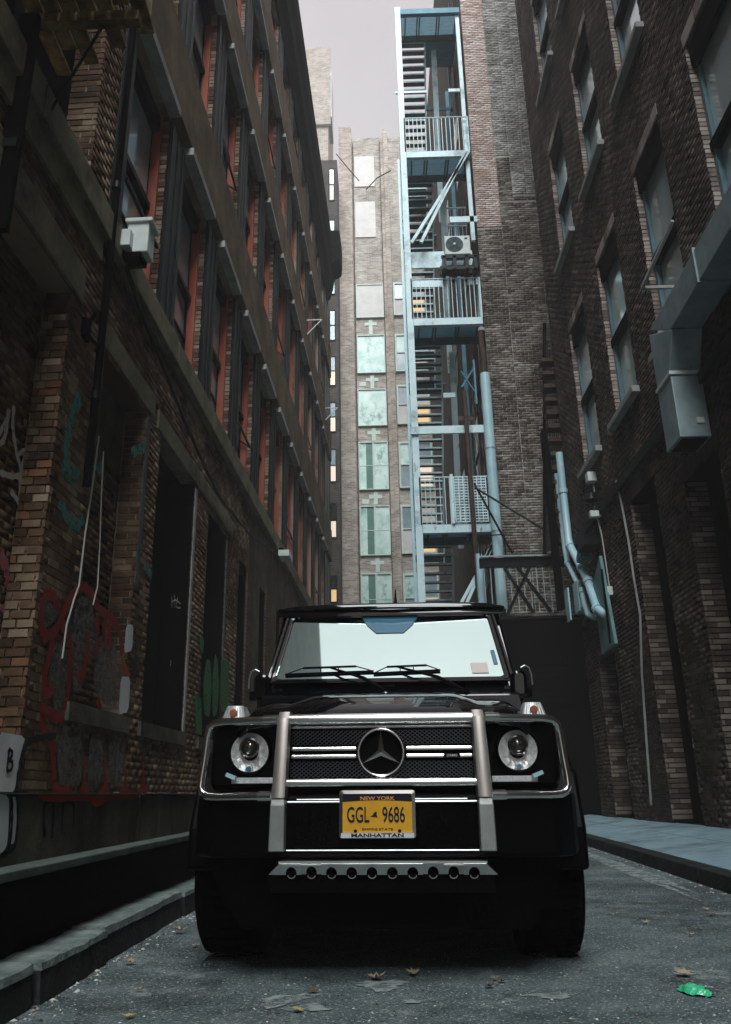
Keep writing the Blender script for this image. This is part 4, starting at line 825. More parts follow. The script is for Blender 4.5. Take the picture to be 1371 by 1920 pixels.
# tall round duct, rusty pipes
wd = thing('round_duct', (3.0,19.8,8), 'tall round pale blue duct standing right of the fire stair', 'duct')
MB().tube([(3.03,19.78,5.0),(3.03,19.78,11.55)], .135, 24).build('tube', 'pipe', wd, smooth=True)
for z in (9.3, 7.0): MB().tube([(3.03,19.78,z),(3.03,19.78,z+.035)], .142, 24).build('seam', 'galv', wd, smooth=True)
MB().tube([(3.03,19.8,11.5),(3.03,19.8,12.2),(3.0,19.8,12.6),(3.03,19.8,13.05)], .075, 12).build('rusty_neck', 'rustpipe', wd, smooth=True); MB().tube([(3.03,19.8,12.9),(3.03,19.8,13.0)], .1, 12).build('collar', 'pale', wd, smooth=True)
wallpipe([(2.44,19.6,5.2),(2.44,19.6,6.6),(2.42,19.6,9.9),(2.42,19.7,11)], .06, 'dark rusty vertical pipe in front of the lowest stair landing', 'rustpipe', rings=(1,))
wallpipe([(2.5,19.5,4.6),(2.5,19.5,6.35)], .085, 'short pale blue standpipe under the lowest stair landing', 'pipe', rings=(1,))
for nm, a, b in (('dark steel tie rod running from the rusty pipe to the far right corner', (2.5,19.4,8.1), (4.3,18.8,6.55)), ('steep dark tie rod crossing the round duct', (2.5,19.4,8.2), (3.3,19.3,6.3))):
    MB().tube([a, b], .028, 8).build('tie_rod', 'blackiron', label=nm, cat='rod')
# annex, shade put into its colour, and the black escape ladder in the gap
AX = thing('dark_annex', (3.4,19,0), 'low black annex filling the dark gap behind the car', 'annex')
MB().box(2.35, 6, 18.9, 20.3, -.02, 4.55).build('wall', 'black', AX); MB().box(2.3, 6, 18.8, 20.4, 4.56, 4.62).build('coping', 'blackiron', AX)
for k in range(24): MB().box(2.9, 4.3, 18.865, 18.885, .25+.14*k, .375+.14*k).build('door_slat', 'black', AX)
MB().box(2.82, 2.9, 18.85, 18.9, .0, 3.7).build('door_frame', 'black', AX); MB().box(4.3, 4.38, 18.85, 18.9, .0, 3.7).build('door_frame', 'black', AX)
GB = thing('steel_gantry', (3.3,19,6), 'dark steel gantry with a rail and hanging bars over the annex', 'gantry')
MB().box(2.42, 4.75, 18.78, 18.9, 5.82, 6.05).build('beam', 'blackiron', GB); MB().box(2.42, 4.75, 18.7, 18.74, 6.05, 6.09).build('beam_flange', 'galv', GB)
b0 = MB().box(2.5, 2.52, 18.8, 18.82, 4.7, 5.8).build('hanging_bar', 'galv', GB)
for k in range(1, 14): dup(b0, GB, (k*.155, 0, 0))
for a, b in (((3.0,18.8,4.7),(3.6,18.8,5.8)), ((3.6,18.8,4.7),(3.0,18.8,5.8)), ((3.3,18.75,5.8),(4.0,18.75,4.7))): MB().bar(a, b, .07).build('truss_bar', 'blackiron', GB)
MB().tube([(2.44,18.75,6.05),(2.44,18.75,6.6),(3.05,18.75,6.62),(3.05,18.75,6.1)], .02, 6).build('guard_rail', 'blackiron', GB)
BS = thing('black_ladder_cage', (4.4,18.4,8), 'narrow black caged escape stair at the far corner of the right building', 'fire escape')
for k in range(13):
    x = 3.93+k*.03; MB().bar((x,18.3,6.0+.02*k), (x+.5,18.3,11.9-.25*k), .02).build('cage_bar', 'blackiron', BS)
MB().bar((3.9,18.35,6.0), (4.45,18.35,12.2), .08).build('side_rail', 'black', BS)
for k in range(14): MB().box(4.15, 4.75, 17.8, 18.1, 6.1+.36*k, 6.2+.36*k).build('tread', 'rustpipe', BS)
MB().box(4.02, 4.14, 17.9, 18.2, 4.6, 9.0).build('side_rail', 'black', BS)
# ------------------------------------------------------------------ the car (local frame: x right, y back from the bumper, z up)
CAR = thing('parked_car', (-0.02,3.65,0), 'black boxy off road car parked head on with chrome bull bar and yellow number plate', 'car')
CAR.rotation_euler = (0, .012, -.04)
def cp(name, mb, mat, par=None, **kw): return mb.build(name, mat, par or CAR, local=True, **kw)
def loft(mb, secs):     # secs: list of closed rings with equal counts
    n = len(secs[0]); o = len(mb.v)
    for s_ in secs: mb.v += [tuple(p) for p in s_]
    for i in range(len(secs)-1):
        for k in range(n): mb.f.append((o+i*n+k, o+i*n+(k+1) % n, o+(i+1)*n+(k+1) % n, o+(i+1)*n+k))
    mb.f.append(tuple(o+k for k in reversed(range(n)))); mb.f.append(tuple(o+(len(secs)-1)*n+k for k in range(n)))
    return mb
# lower body and cabin
mb = MB(); mb.box(-.78, .78, .30, 4.35, .52, 1.04); cp('body', mb, 'satin', bevel=.03)
for s in (-1, 1):
    a, b = sorted((s*.44, s*.80))
    mb = MB(); mb.hexa([(a,.22,.76),(b,.24 if s > 0 else .22,.76),(b,1.3,.76),(a,1.3,.76),(a,.22,1.065),(b,.24,1.055),(b,1.3,1.16),(a,1.3,1.20)])
    fd = cp('fender', mb, 'paint', bevel=.035, seg=4)
    # wheel arch flare
    prof = [(.30,.42), (.30,.60), (.42,.84), (.60,.93), (1.05,.93), (1.25,.82), (1.36,.55), (1.36,.42), (1.28,.42), (1.26,.56), (1.15,.74), (1.0,.83), (.62,.83), (.46,.72), (.38,.56), (.38,.42)]
    cp('wheel_arch', MB().prism(prof, lambda y, z: (s*.76, y, z), lambda y, z: (s*.905, y, z)), 'satin', bevel=.02)
    cp('fender_liner', MB().box(min(s*.4, s*.74), max(s*.4, s*.74), .45, 1.3, .4, .75), 'plastic')
    cp('door_skin', MB().box(min(s*.775,s*.80), max(s*.775,s*.80), 1.4, 3.9, .5, 1.33), 'paint')
# bumper
bp = rrect(.50, .765, 0, 1, .01)
mb = MB()
prof = [(-.86,.42), (-.86,.28), (-.82,.13), (-.74,.04), (-.45,-.0), (.45,-.0), (.74,.04), (.82,.13), (.86,.28), (.86,.42)]
mb.prism(prof, lambda x, y: (x, y, .49), lambda x, y: (x, y, .745)); cp('bumper', mb, 'satin', bevel=.02)
cp('lower_grille', MB().box(-.40, .40, -.012, -.002, .535, .70), 'black')
cp('highlight_strip', MB().tube([(-.40,-.014,.712), (.40,-.014,.712)], .005, 8), 'steel'); cp('highlight_strip', MB().tube([(-.36,-.014,.722), (.36,-.014,.722)], .0035, 8), 'steel')  # thin steel tubes stand in for highlight lines on the bumper
cp('highlight_strip', MB().tube([(-.40,-.014,.522), (.40,-.014,.522)], .004, 8), 'steel')
cp('shade_valance', MB().hexa([(-.62,.20,.20),(.62,.20,.20),(.70,.5,.20),(-.70,.5,.20),(-.78,.12,.49),(.78,.12,.49),(.80,.5,.49),(-.80,.5,.49)]), 'black'); cp('underbody', MB().box(-.6, .6, .4, 4.2, .28, .52), 'black')  # front skirt drawn low in black to stand in for shade under the car
# skid plate with ten holes
N = 10; sp_ = MB(); zt, zb_ = .474, .432
def P3(x, z, y=-.03): return (x, y+(.474-z)*.35, z)
xs = [-.376+.0835*k for k in range(N)]; r = .022
top = [(-.415, zt), (.415, zt)]; 
outl = [(-.47, zb_), (-.425, zt), (.425, zt), (.47, zb_)]
sp_.add([P3(-.47,zb_), P3(-.425,zt), P3(xs[0]-r-.012,zt), P3(xs[0]-r-.012,zb_)], [(0,1,2,3)]); sp_.add([P3(.47,zb_), P3(.425,zt), P3(xs[-1]+r+.012,zt), P3(xs[-1]+r+.012,zb_)], [(3,2,1,0)])
for k, x in enumerate(xs):
    l = x-.0835/2 if k else x-r-.012; rr_ = x+.0835/2 if k < N-1 else x+r+.012
    zc = .440; arc = [(x+r*math.cos(math.pi*(1-j/12)), zc+r*math.sin(math.pi*(1-j/12))) for j in range(13)]
    sp_.add([P3(l,zb_), P3(l,zt)]+[P3(l+(rr_-l)*j/12, zt) for j in range(1,12)]+[P3(rr_,zt), P3(rr_,zb_), P3(x+r,zb_)]+[P3(*a) for a in reversed(arc)]+[P3(x-r,zb_)], [tuple(range(2+11+3+13+1))])
o = cp('skid_plate', sp_, 'steel'); o.modifiers.new('thick', 'SOLIDIFY').thickness = .006
cp('skid_edge', MB().box(-.43, .43, -.03, .1, .474, .482), 'steel')
for x in xs: cp('skid_hole_rim', MB().tube([(x+r*.7*math.cos(a), -.012, .428+.012*math.sin(a)) for a in [math.pi*(1+j/8) for j in range(9)]], .002, 5), 'steel', o)
for s in (-1, 1): cp('skid_badge_frame', MB().box(s*.335-.083, s*.335+.083, -.034, -.030, .4655, .468), 'steel', o)
cp('lower_lip', MB().box(-.46, .46, 0.0, .12, .36, .43), 'black')
# grille
cp('grille_back', MB().box(-.44, .44, .05, .20, .78, 1.08), 'black')
gm = MB()
def lattice(z0, z1):
    st = .021; h = z1-z0; sl = .75
    x = -.40-h/sl
    while x < .40:
        for sg in (1, -1):
            xa, xb = (x, x+h/sl) if sg > 0 else (x+h/sl, x); za, zb = z0, z1
            pa, pb = [xa, za], [xb, zb]
            for q, w_ in ((pa, pb), (pb, pa)):
                if q[0] < -.40: t = (-.40-q[0])/(w_[0]-q[0]+1e-9); q[1] += (w_[1]-q[1])*t; q[0] = -.40
                if q[0] > .40: t = (.40-q[0])/(w_[0]-q[0]-1e-9); q[1] += (w_[1]-q[1])*t; q[0] = .40
            if abs(pa[0]-pb[0]) > .004 and z0-.001 <= min(pa[1],pb[1]) and max(pa[1],pb[1]) <= z1+.001: gm.bar((pa[0],.035,pa[1]), (pb[0],.035,pb[1]), .0022, .006, up=(0,1,0))
        x += st
lattice(.948, 1.008); lattice(.812, .878)
cp('grille_mesh', gm, 'meshwire', kind='stuff')
for z in (.898, .930):
    for s in (-1, 1):
        a, b = sorted((s*.105, s*.395)); cp('grille_bar', MB().box(a, b, .015, .045, z-.009, z+.009), 'chrome', bevel=.006)
for z in (.943, .882, .914): cp('grille_slat', MB().box(-.40, .40, .028, .05, z-.003, z+.003), 'plastic')
def text(body, x, y, z, size, mat, par, sx=1.0, align='CENTER', ext=.0008, bold=0):
    c = bpy.data.curves.new('lettering', 'FONT'); c.body = body; c.size = size; c.align_x = align; c.align_y = 'CENTER'; c.extrude = ext; c.offset = bold
    o = bpy.data.objects.new('lettering', c); COL.objects.link(o); o.parent = par; o.location = (x, y, z); o.rotation_euler = (R(90), 0, 0); o.scale = (sx, 1, 1)
    dg = bpy.context.evaluated_depsgraph_get(); me = bpy.data.meshes.new_from_object(o.evaluated_get(dg)); me.materials.clear(); me.materials.append(K[mat])
    n = bpy.data.objects.new('lettering', me); COL.objects.link(n); n.parent = par; n.location = o.location; n.rotation_euler = o.rotation_euler; n.scale = o.scale
    bpy.data.objects.remove(o, do_unlink=True); WT[n.name] = Vector((0,0,0)); return n
bd = cp('model_badge', MB().box(.27, .34, .008, .014, .891, .905), 'plastic'); text('///AMG', .305, .0075, .898, .014, 'steel', bd, 1.1, bold=.0004)
# star emblem
em = cp('emblem_ring', MB().tube([(.097*math.cos(a/40*math.tau), -.01, .913+.097*math.sin(a/40*math.tau)) for a in range(40)], .0065, 10, closed=True), 'chrome', smooth=True)
cp('emblem_disc', MB().lathe([(0,.012),(.09,.012)], (0,0,.913), 'y', 40), 'plastic', em)
stx = MB(); cen = (0,-.022,.913)
for k in range(3):
    a = math.pi/2+k*math.tau/3; tip = (.092*math.cos(a), -.012, .913+.092*math.sin(a))
    for sgn in (1, -1):
        b = a+sgn*math.pi/3; v = (.015*math.cos(b), -.012, .913+.015*math.sin(b)); stx.add([cen, tip, v], [(0,1,2) if sgn < 0 else (0,2,1)])
cp('emblem_star', stx, 'chrome', em, fix=False)
# headlamps
for s in (-1, 1):
    pod = cp('headlamp_panel', MB().prism(rrect(min(s*.46,s*.785), max(s*.46,s*.785), .775, 1.045, .04), lambda x, z: (x, .205, z), lambda x, z: (x, .30, z)), 'satin', bevel=.01)
    cx = s*.605; cz = .925
    hl = cp('headlight', MB().lathe([(.100,.19),(.100,.165),(.093,.155),(.086,.165),(.086,.19)], (cx,0,cz), 'y', 40), 'plastic', smooth=True)
    cp('reflector', MB().lathe([(.086,.160),(.08,.166),(.058,.180),(.036,.178)], (cx,0,cz), 'y', 40), 'lens', hl, smooth=True)
    cp('bezel', MB().lathe([(.044,.150),(.046,.145),(.038,.14),(.033,.15),(.033,.18)], (cx,0,cz+.02), 'y', 32), 'chrome', hl, smooth=True)
    cp('projector', MB().lathe([(0,.136),(.012,.138),(.024,.144),(.032,.155),(.0325,.18)], (cx,0,cz+.02), 'y', 32), 'lensin', hl, smooth=True)
    for k in range(14):
        a = k*math.tau/14; cp('reflector_rib', MB().bar((cx+.058*math.cos(a), .160, cz+.058*math.sin(a)), (cx+.083*math.cos(a), .158, cz+.083*math.sin(a)), .003), 'steel', hl)
    cp('washer_cap', MB().lathe([(0,.15),(.012,.15),(.013,.16)], (cx,0,cz-.072), 'y', 16), 'band', hl)
    ws = cp('washer_jet', MB().bar((cx+s*.055,.14,cz-.112), (cx+s*.10,.15,cz-.095), .016), 'pipe')
    cp('light_strip', MB().box(cx-.10-.02*s, cx+.10-.02*s, .165, .195, .790, .816), 'led', bevel=.003)
    for k in range(7): cp('lamp_cell', MB().box(cx-.02*s-.095+.028*k, cx-.02*s-.093+.028*k, .160, .164, .791, .815), 'steel')
    # turn signal on top of the fender
    t = cp('turn_signal', MB().hexa([(s*.69-.055,.17,1.075),(s*.69+.055,.17,1.075),(s*.69+.055,.34,1.08),(s*.69-.055,.34,1.08),(s*.69-.037,.20,1.138),(s*.69+.037,.20,1.138),(s*.69+.037,.30,1.14),(s*.69-.037,.30,1.14)]), 'clear', bevel=.006)
    cp('bulb', MB().lathe([(0,.160),(.016,.162),(.018,.169)], (s*.69,0,1.102), 'y', 14), 'amber', t)
    for k in range(9): cp('lens_rib', MB().bar((s*.69-.05+.0125*k,.166,1.08), (s*.69-.034+.0085*k,.196,1.135), .003), 'steel', t)
    cp('signal_base', MB().box(s*.69-.065, s*.69+.065, .15, .36, 1.055, 1.076), 'plastic', bevel=.008)
# bull bar
cp('bull_bar_tube', MB().tube([(-.42,-.03,1.052), (.42,-.03,1.052)], .023, 16), 'chrome', smooth=True)
cp('bull_bar_tube', MB().tube([(-.42,-.03,.790), (.42,-.03,.790)], .017, 16), 'chrome', smooth=True)
cp('hood_trim', MB().tube([(-.41,.0,1.020), (.41,.0,1.020)], .006, 8), 'chrome')
for s in (-1, 1):
    mb = MB()
    secs = []
    for (z, y, w_, x) in ((1.085,-.02,.029,.418), (1.055,-.05,.030,.420), (1.0,-.055,.031,.422), (.80,-.055,.034,.430), (.73,-.055,.036,.434)):
        secs.append([(s*x+dx*w_, y+dy, z) for dx, dy in ((-1,.03),(-.8,-.01),(0,-.018),(.8,-.01),(1,.03))])
    cp('bull_bar_post', loft(mb, secs), 'satinchrome', smooth=True)
    secs = []
    for (z, y, w_, x) in ((.728,-.058,.031,.434), (.70,-.062,.034,.435), (.52,-.052,.036,.438)):
        secs.append([(s*x+dx*w_, y+dy, z) for dx, dy in ((-1,.04),(-.9,0),(.9,0),(1,.04))])
    cp('bull_bar_foot', loft(MB(), secs), 'steel', bevel=.004)
    pts = []
    C4 = [(.45,1.052,.0), (.70,1.050,.05), (.745,1.045,.07), (.768,1.028,.08), (.776,.99,.085), (.784,.90,.09), (.794,.81,.09), (.796,.775,.09), (.785,.750,.085), (.76,.738,.075), (.71,.735,.05), (.45,.735,-.02)]
    cp('bull_bar_loop', MB().tube([(s*x, y-.03, z) for x, z, y in C4], [.017]*2+[.0175]*8+[.017]*2, 14), 'chrome', smooth=True)
    cp('loop_sleeve', MB().tube([(s*.45,-.035,1.052), (s*.51,-.027,1.0516)], .021, 14), 'chrome', smooth=True); cp('loop_sleeve', MB().tube([(s*.46,-.05,.735), (s*.52,-.04,.735)], .021, 14), 'chrome', smooth=True)
# hood
mb = MB(); nx, ny = 25, 14
for j in range(ny+1):
    y = .10+1.10*j/ny
    for i in range(nx+1):
        x = -.66+1.32*i/nx; ax = abs(x)
        tt = min(1,(y-.10)/.55); base = 1.055+.085*math.sqrt(max(0,1-(1-tt)**2))+.125*((y-.10)/1.1)
        bulge = .035*(1/(1+math.exp((ax-.40)/.02)))*min(1,(y-.10)/.25)
        side = -.05*max(0,(ax-.56)/.10)**2
        crease = .0
        mb.v.append((x, y, base+bulge+side))
for j in range(ny):
    for i in range(nx): a = j*(nx+1)+i; mb.f.append((a, a+1, a+nx+2, a+nx+1))
o = cp('hood', mb, 'paint', smooth=True); o.modifiers.new('thick', 'SOLIDIFY').thickness = .03
cp('cowl', MB().hexa([(-.78,1.19,1.18),(.78,1.19,1.18),(.78,1.36,1.18),(-.78,1.36,1.18),(-.76,1.20,1.290),(.76,1.20,1.290),(.75,1.30,1.352),(-.75,1.30,1.352)]), 'paint', bevel=.008)
for x in (-.42, 0, .42): cp('washer_nozzle', MB().box(x-.035, x+.035, 1.10, 1.16, 1.288+(.035 if abs(x) < .4 else 0), 1.302+(.035 if abs(x)<.4 else 0)), 'plastic', bevel=.004)
cp('hood_badge', MB().lathe([(0,.006),(.02,.004),(.022,0)], (0,.62,1.235), 'z', 20), 'chrome')
# cabin
def wsP(u, v, off=0):   # u across -1..1, v up 0..1 on the windscreen plane
    w = .722*(1-v)+.650*v; y = 1.30+.30*v; z = 1.378+.475*v
    n_ = Vector((0,-.85,.52)); p = Vector((u*w, y, z))+n_*off; return tuple(p)
mb = MB(); nu, nv = 16, 8; ring = rrect(-.965, .965, .03, .955, .06, 6)
cenv = (0, .5)
def grid(mb, f):
    pass
pts = [wsP(u, v, .004) for u, v in ring]; inner = [wsP(u*.6, .5+(v-.5)*.6, .004) for u, v in ring]; inn2 = [wsP(u*.25, .5+(v-.5)*.25, .004) for u, v in ring]; n = len(ring); o_ = len(mb.v)
mb.v += pts+inner+inn2+[wsP(0,.5,.004)]
for k in range(n):
    j = (k+1) % n; mb.f += [(k, j, n+j, n+k), (n+k, n+j, 2*n+j, 2*n+k), (2*n+k, 2*n+j, 3*n)]
wsn = cp('windscreen', mb, 'wscreen', fix=False)
mb = MB(); ro = rrect(-1.03, 1.03, -.03, 1.01, .05, 6); pin = [wsP(u, v, .006) for u, v in ring]; pout = [wsP(u, v, .012) for u, v in ro]
mb.v += pin+pout; mb.f += [(k, (k+1) % n, n+(k+1) % n, n+k) for k in range(n)]; o = cp('windscreen_seal', mb, 'paint'); o.modifiers.new('thick', 'SOLIDIFY').thickness = .012
mb = MB(); mb.tube([wsP(u, v, .018) for u, v in rrect(-1.0, 1.0, -.005, .985, .05, 6)], .007, 8, closed=True); cp('windscreen_trim', mb, 'paint', smooth=True)
mb = MB(); mb.add([wsP(-.28,.955,.009), wsP(.28,.955,.009), wsP(.22,.82,.009), wsP(.13,.70,.009), wsP(-.13,.70,.009), wsP(-.22,.82,.009)], [tuple(range(6))]); cp('sensor_band', mb, 'band', wsn, fix=False)
cp('inspection_sticker', MB().quad(wsP(.70,.10,.009), wsP(.84,.10,.009), wsP(.84,.24,.009), wsP(.70,.24,.009)), 'sticker', wsn, fix=False)
cp('registration_sticker', MB().quad(wsP(.90,.22,.009), wsP(.935,.22,.009), wsP(.935,.42,.009), wsP(.90,.42,.009)), 'band', wsn, fix=False)
secs = []
for (y, z, w_) in ((1.32,1.30,.77), (1.34,1.37,.765), (1.64,1.88,.70), (1.70,1.915,.685)):
    pass
mb = MB()
cab = lambda y0, y1, z, w_: [(-w_,y0,z), (w_,y0,z), (w_,y1,z), (-w_,y1,z)]
loft(mb, [cab(1.37,4.3,1.14,.775), cab(1.372,4.3,1.345,.775), cab(1.66,4.27,1.895,.705)]); cp('cabin', mb, 'paint', bevel=.015)
mb = MB(); secs = []
for j, (y, z) in enumerate(((1.56,1.885), (1.58,1.915), (1.70,1.945), (2.2,1.962), (3.5,1.962), (4.3,1.94))):
    secs.append([(-.735,y,z-.045), (-.735,y,z-.02), (-.62,y,z), (-.3,y,z+.012), (.3,y,z+.012), (.62,y,z), (.735,y,z-.02), (.735,y,z-.045)])
cp('roof', loft(mb, secs), 'paint', smooth=True)
cp('drip_rail', MB().tube([(-.745,4.2,1.905),(-.745,1.66,1.90),(-.72,1.56,1.885),(0,1.53,1.888),(.72,1.56,1.885),(.745,1.66,1.90),(.745,4.2,1.905)], .011, 8), 'paint')
for s in (-1, 1): cp('side_window', MB().quad((s*.771,1.75,1.38), (s*.771,4.1,1.38), (s*.712,4.1,1.84), (s*.712,1.9,1.84)), 'wscreen', fix=False)
cp('antenna', MB().lathe([(0,.11),(.004,.10),(.009,.03),(.014,0)], (.035,1.75,1.955), 'z', 10), 'plastic')
# wipers
for sx0, sx1, bx0, bx1 in ((-.04,-.42,-.66,-.10), (.42,.05,-.10,.32)):
    P0 = Vector((sx0*1.0+.0, 1.235, 1.335)); P1 = Vector(wsP(sx1/.74*.9, .17, .03)); m_ = Vector(wsP((bx0+bx1)/2/.74, .115, .035))
    w_ = cp('wiper', MB().tube([(P0.x+.03,P0.y-.02,P0.z-.025), tuple(P0.lerp(P1,.35)+Vector((0,-.02,.015))), tuple(P1)], [.014,.010,.006], 8), 'plastic')
    cp('wiper_pivot', MB().lathe([(.0,.02),(.02,.018),(.024,-.02)], (P0.x+.03, P0.y-.02, P0.z-.02), 'z', 14), 'plastic', w_)
    a, b = wsP(bx0/.74, .105, .014), wsP(bx1/.74, .135, .014)
    a2, b2 = wsP((bx0*.8+bx1*.2)/.74, .16, .035), wsP((bx0*.2+bx1*.8)/.74, .175, .035)
    cp('wiper_blade', MB().bar(a, b, .012).bar(a2, b2, .012).bar(a, a2, .006).bar(b, b2, .006).bar(wsP((bx0*.6+bx1*.4)/.74,.11,.014), wsP((bx0*.6+bx1*.4)/.74,.17,.035), .006).bar(wsP((bx0*.4+bx1*.6)/.74,.12,.014), wsP((bx0*.4+bx1*.6)/.74,.17,.035), .006), 'plastic', w_)
# mirrors
for s in (-1, 1):
    m_ = cp('side_mirror', MB().prism(rrect(.74, .84, 1.29, 1.45, .04), lambda x, z: (s*x*.93+s*.03, 1.22, z-.02), lambda x, z: (s*x*.93+s*.03, 1.33, z-.02)), 'paint', bevel=.02)
    cp('mirror_rim', MB().tube([(s*.775,1.205,1.44), (s*.80,1.205,1.452), (s*.823,1.205,1.44), (s*.834,1.205,1.40), (s*.836,1.205,1.34)][::1], .0045, 8), 'steel', m_)
    cp('mirror_arm', MB().box(min(s*.74,s*.84), max(s*.74,s*.84), 1.26, 1.32, 1.28, 1.33), 'plastic', m_)
# wheels
tyr = [(.27,.115),(.31,.14),(.36,.145),(.388,.13),(.398,.10),(.40,.04),(.40,-.04),(.398,-.10),(.388,-.13),(.36,-.145),(.31,-.14),(.27,-.115)]
for y in (.83, 3.68):
    for s in (-1, 1):
        w_ = cp('wheel', MB().lathe([(.0,.10*s),(.1,.10*s),(.24,.06*s),(.265,.11*s),(.27,.12*s)], (s*.76,y,.40), 'x', 32), 'steel')
        cp('tyre', MB().lathe(tyr+[tyr[0]], (s*.76,y,.40), 'x', 40), 'rubber', w_, smooth=True)
        tr = MB()
        for k in range(44):
            a = k*math.tau/44
            for xx in (-.10,-.045,.01,.065): 
                c0 = Vector((s*.76+xx+.02*(k%2), y+.4*math.cos(a), .40+.4*math.sin(a))); t_ = Vector((0,-math.sin(a),math.cos(a))); r_ = Vector((0,math.cos(a),math.sin(a)))
                q = [c0+Vector((dx,0,0))+t_*dt+r_*dr for dr in (-.004,.004) for dx, dt in ((0,-.018),(.04,-.018),(.04,.018),(0,.018))]; tr.hexa(q)
        cp('tread_block', tr, 'rubber', w_, kind='stuff')
# number plate
px0, px1, pz0, pz1 = -.172, .138, .578, .752
cp('plate_bracket', MB().box(px0+.01, px1-.01, -.03, -.012, pz0, pz1+.012), 'plastic')
pl = cp('number_plate', MB().prism(rrect(px0+.006, px1-.006, pz0+.004, pz1-.004, .008), lambda x, z: (x, -.036, z), lambda x, z: (x, -.032, z)), 'platey')
cxp = (px0+px1)/2
mb = MB(); n = 16; tp = [(px0+.008+(px1-px0-.016)*k/n, pz1-.040+.006*math.sin(math.pi*k/n)) for k in range(n+1)]
mb.add([(x,-.0368,z) for x, z in tp]+[(px1-.008,-.0368,pz1-.006),(px0+.008,-.0368,pz1-.006)], [tuple(range(n+3))]); cp('header_band', mb, 'dk', pl, fix=False)
text('NEW YORK', cxp, -.0375, pz1-.027, .021, 'orange', pl, 1.3, bold=.0004)
text('GGL', cxp-.081, -.0370, .658, .086, 'dk', pl, .56, bold=.001); text('9686', cxp+.068, -.0370, .658, .086, 'dk', pl, .56, bold=.001)
text('EMPIRE STATE', cxp, -.0370, pz0+.026, .013, 'dk', pl, 1.6)
cp('state_outline', MB().add([(cxp-.028+x*.026,-.0372,.650+z*.022) for x, z in ((0,.25),(.35,.42),(.42,.7),(.75,1.05),(1.0,1.0),(.97,.5),(1.05,.2),(1.1,-.05),(.85,.1),(.1,.12))], [tuple(range(10))]), 'dk', pl, fix=False)
fr = MB(); ro = rrect(px0-.004, px1+.004, pz0-.008, pz1+.006, .012, 4); ri = rrect(px0+.010, px1-.010, pz0+.014, pz1-.008, .006, 4); n = len(ro)
fr.v += [(x,-.040,z) for x, z in ro]+[(x,-.042,z) for x, z in ri]; fr.f += [(k,(k+1) % n,n+(k+1) % n,n+k) for k in range(n)]
pfm = cp('plate_frame', fr, 'chrome'); pfm.modifiers.new('thick','SOLIDIFY').thickness = .006
cp('frame_strip', MB().box(px0+.004, px1-.004, -.0465, -.0455, pz0-.006, pz0+.012), 'wlabel', pfm); text('MANHATTAN', cxp, -.0470, pz0+.003, .020, 'dk', pfm, 1.75, bold=.0006)
for x in (cxp-.092, cxp+.092): cp('plate_bolt', MB().lathe([(0,-.046),(.006,-.045),(.007,-.038)], (x,0,pz0+.020), 'y', 12), 'plastic', pl)

# ------------------------------------------------------------------ leaves and litter on the road
def leaf(x, y, size, mat, label, rot=0, z=.004, group=None, curl=.35):
    n = 7; pts = []; prof = [(0,1.0),(.16,.55),(.5,.75),(.38,.35),(.95,.35),(.55,.05),(.7,-.35),(.3,-.3),(.1,-.55),(.04,-1.0)]
    pr = prof + [(-a,b) for a, b in reversed(prof[1:-1])]
    mb = MB(); o = len(mb.v); cz = lambda a, b: curl*size*(a*a+b*b)*.5*(1+.5*math.sin(5*a+3*b))
    mb.v.append((0,0,.002)); mb.v += [(a*size*(.9+.2*random.random()), b*size*(.9+.2*random.random()), cz(a,b)+.003) for a, b in pr]
    mb.f += [(0, 1+k, 1+(k+1) % len(pr)) for k in range(len(pr))]
    ob = mb.build('fallen_leaf', mat, fix=False, label=label, cat='leaf', group=group); ob.location = (x, y, z); ob.rotation_euler = (random.uniform(-.15,.15), random.uniform(-.15,.15), rot)
    ob.modifiers.new('thick','SOLIDIFY').thickness = .0015
    return ob
leaf(1.235, 3.86, .05, 'leaf', 'large pale tan leaf lying flat just behind the green wrapper', .9, .012)
leaf(-.05, 3.88, .042, 'leaf', 'curled grey tan leaf on the asphalt in front of the number plate', 2.0, .01, curl=.8)
leaf(.11, 3.95, .034, 'leaf', 'pale folded leaf lying right of the curled grey leaf', .4, .01, curl=.9)
leaf(-.33, 3.36, .026, 'leafy', 'yellowish leaf at the bottom edge left of centre', 1.0, .008)
leaf(-.30, 3.66, .03, 'leafb', 'orange brown leaf left of the pale road patch', 2.2, .008)
leaf(-.93, 3.31, .026, 'leafy', 'small yellow leaf near the left gutter at the bottom of the road', .3, .008)
leaf(.93, 4.62, .04, 'leaf', 'pale torn leaf beside the right front tyre', .3, .012, curl=.9)
leaf(.70, 4.3, .045, 'leafb', 'dark curled leaf in front of the right front tyre', 1.3, .008, curl=.9)
leaf(-1.22, 4.3, .035, 'leaf', 'light leaf caught in the left gutter beside the front wheel', 1.4, .012, curl=.8)
leaf(-1.20, 5.2, .05, 'leaf', 'larger pale leaf in the left gutter behind the first ones', 2.4, .02, curl=.8)
for k in range(34):
    leaf(random.uniform(-1.1, 2.2), random.uniform(3.4, 9), random.uniform(.014, .03), random.choice(['leaf','leafb','leafb']), 'small curled dead leaf scattered on the asphalt', random.uniform(0,6), .006, 'small dead leaves scattered on the road', curl=.9)
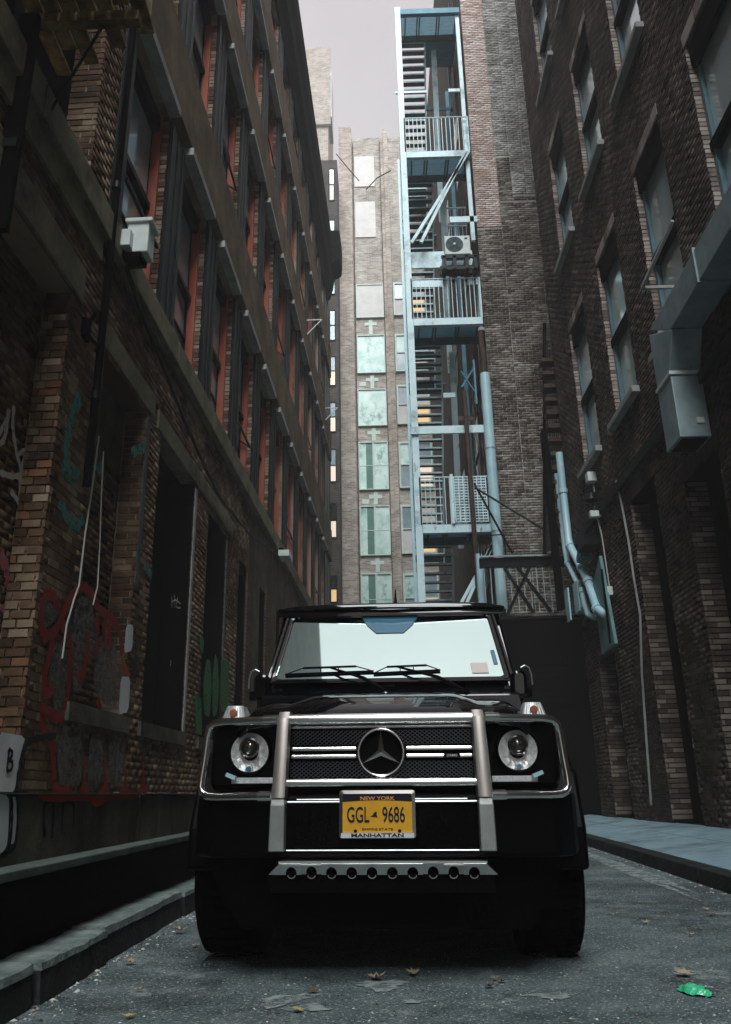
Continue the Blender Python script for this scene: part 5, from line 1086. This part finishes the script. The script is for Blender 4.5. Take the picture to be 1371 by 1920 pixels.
# tiny crumbs: uncountable
lt = MB()
def crumb(x, y, s, zb=.001):
    h = s*.5; a = random.uniform(0, 6); c_, s_ = math.cos(a)*s, math.sin(a)*s; e = random.uniform(.4,.9)
    lt.add([(x-c_,y-s_,zb),(x+s_*e,y-c_*e,zb),(x+c_,y+s_,zb),(x-s_*e,y+c_*e,zb),(x,y,zb+h)], [(0,1,4),(1,2,4),(2,3,4),(3,0,4)])
for k in range(4600): crumb(random.uniform(-1.3, 2.6), 3.0+random.random()**1.6*10, random.choice([.002,.003,.003,.004,.005,.007]))
for k in range(330):
    y = 3.0+random.random()**1.3*4.5; crumb(-1.36+abs(random.gauss(0,.07))+.01, y, random.choice([.003,.004,.006,.009,.014]))
for k in range(260):
    y = 5+random.random()*12; crumb(KR(y)-abs(random.gauss(0,.06))-.01, y, random.choice([.006,.01,.015]))
for k in range(200): crumb(random.uniform(2.7, 4.3), random.uniform(6, 16), .006, .2)
lt.build('road_litter', 'litter', fix=False, kind='stuff')
gwp = thing('plastic_wrapper', (1.17,3.55,0), 'crumpled green plastic wrapper with a small white and blue label on the road', 'litter')
mb = MB(); nn = 14
for j in range(5):
    for i in range(nn):
        u = i/(nn-1); v = j/4*2-1; w_ = .042*math.sin(math.pi*(.08+.84*u))**.7
        x = -.075+.15*u; y = v*w_+.006*math.sin(9*u+j); z = .004+.028*(1-v*v)*math.sin(math.pi*(.1+.8*u))+.006*random.random()
        a = -.95; mb.v.append((x*math.cos(a)-y*math.sin(a), x*math.sin(a)+y*math.cos(a), z))
for j in range(4):
    for i in range(nn-1): a = j*nn+i; mb.f.append((a,a+1,a+nn+1,a+nn))
o = mb.build('body', 'greenw', gwp, local=True); o.modifiers.new('thick','SOLIDIFY').thickness = .001
MB().add([(.018,-.055,.036),(.05,-.05,.032),(.058,-.028,.030),(.028,-.028,.036)], [(0,1,2,3)]).build('paper_label', 'wlabel', gwp, local=True, fix=False)
MB().add([(.028,-.049,.038),(.044,-.046,.036),(.046,-.036,.036),(.032,-.037,.038)], [(0,1,2,3)]).build('print', 'blab', gwp, local=True, fix=False)

# ------------------------------------------------------------------ misty air
hm = bpy.data.materials.new('haze'); hm.use_nodes = True; t = hm.node_tree; t.nodes.remove(t.nodes['Principled BSDF'])
pv = t.nodes.new('ShaderNodeVolumePrincipled'); pv.inputs['Color'].default_value = (.93,.90,.90,1); pv.inputs['Density'].default_value = .003; pv.inputs['Anisotropy'].default_value = 0
t.links.new(pv.outputs[0], t.nodes['Material Output'].inputs['Volume']); K['hz'] = hm
MB().box(-60, 60, -60, 90, -1, 60).build('haze', 'hz', kind='stuff')
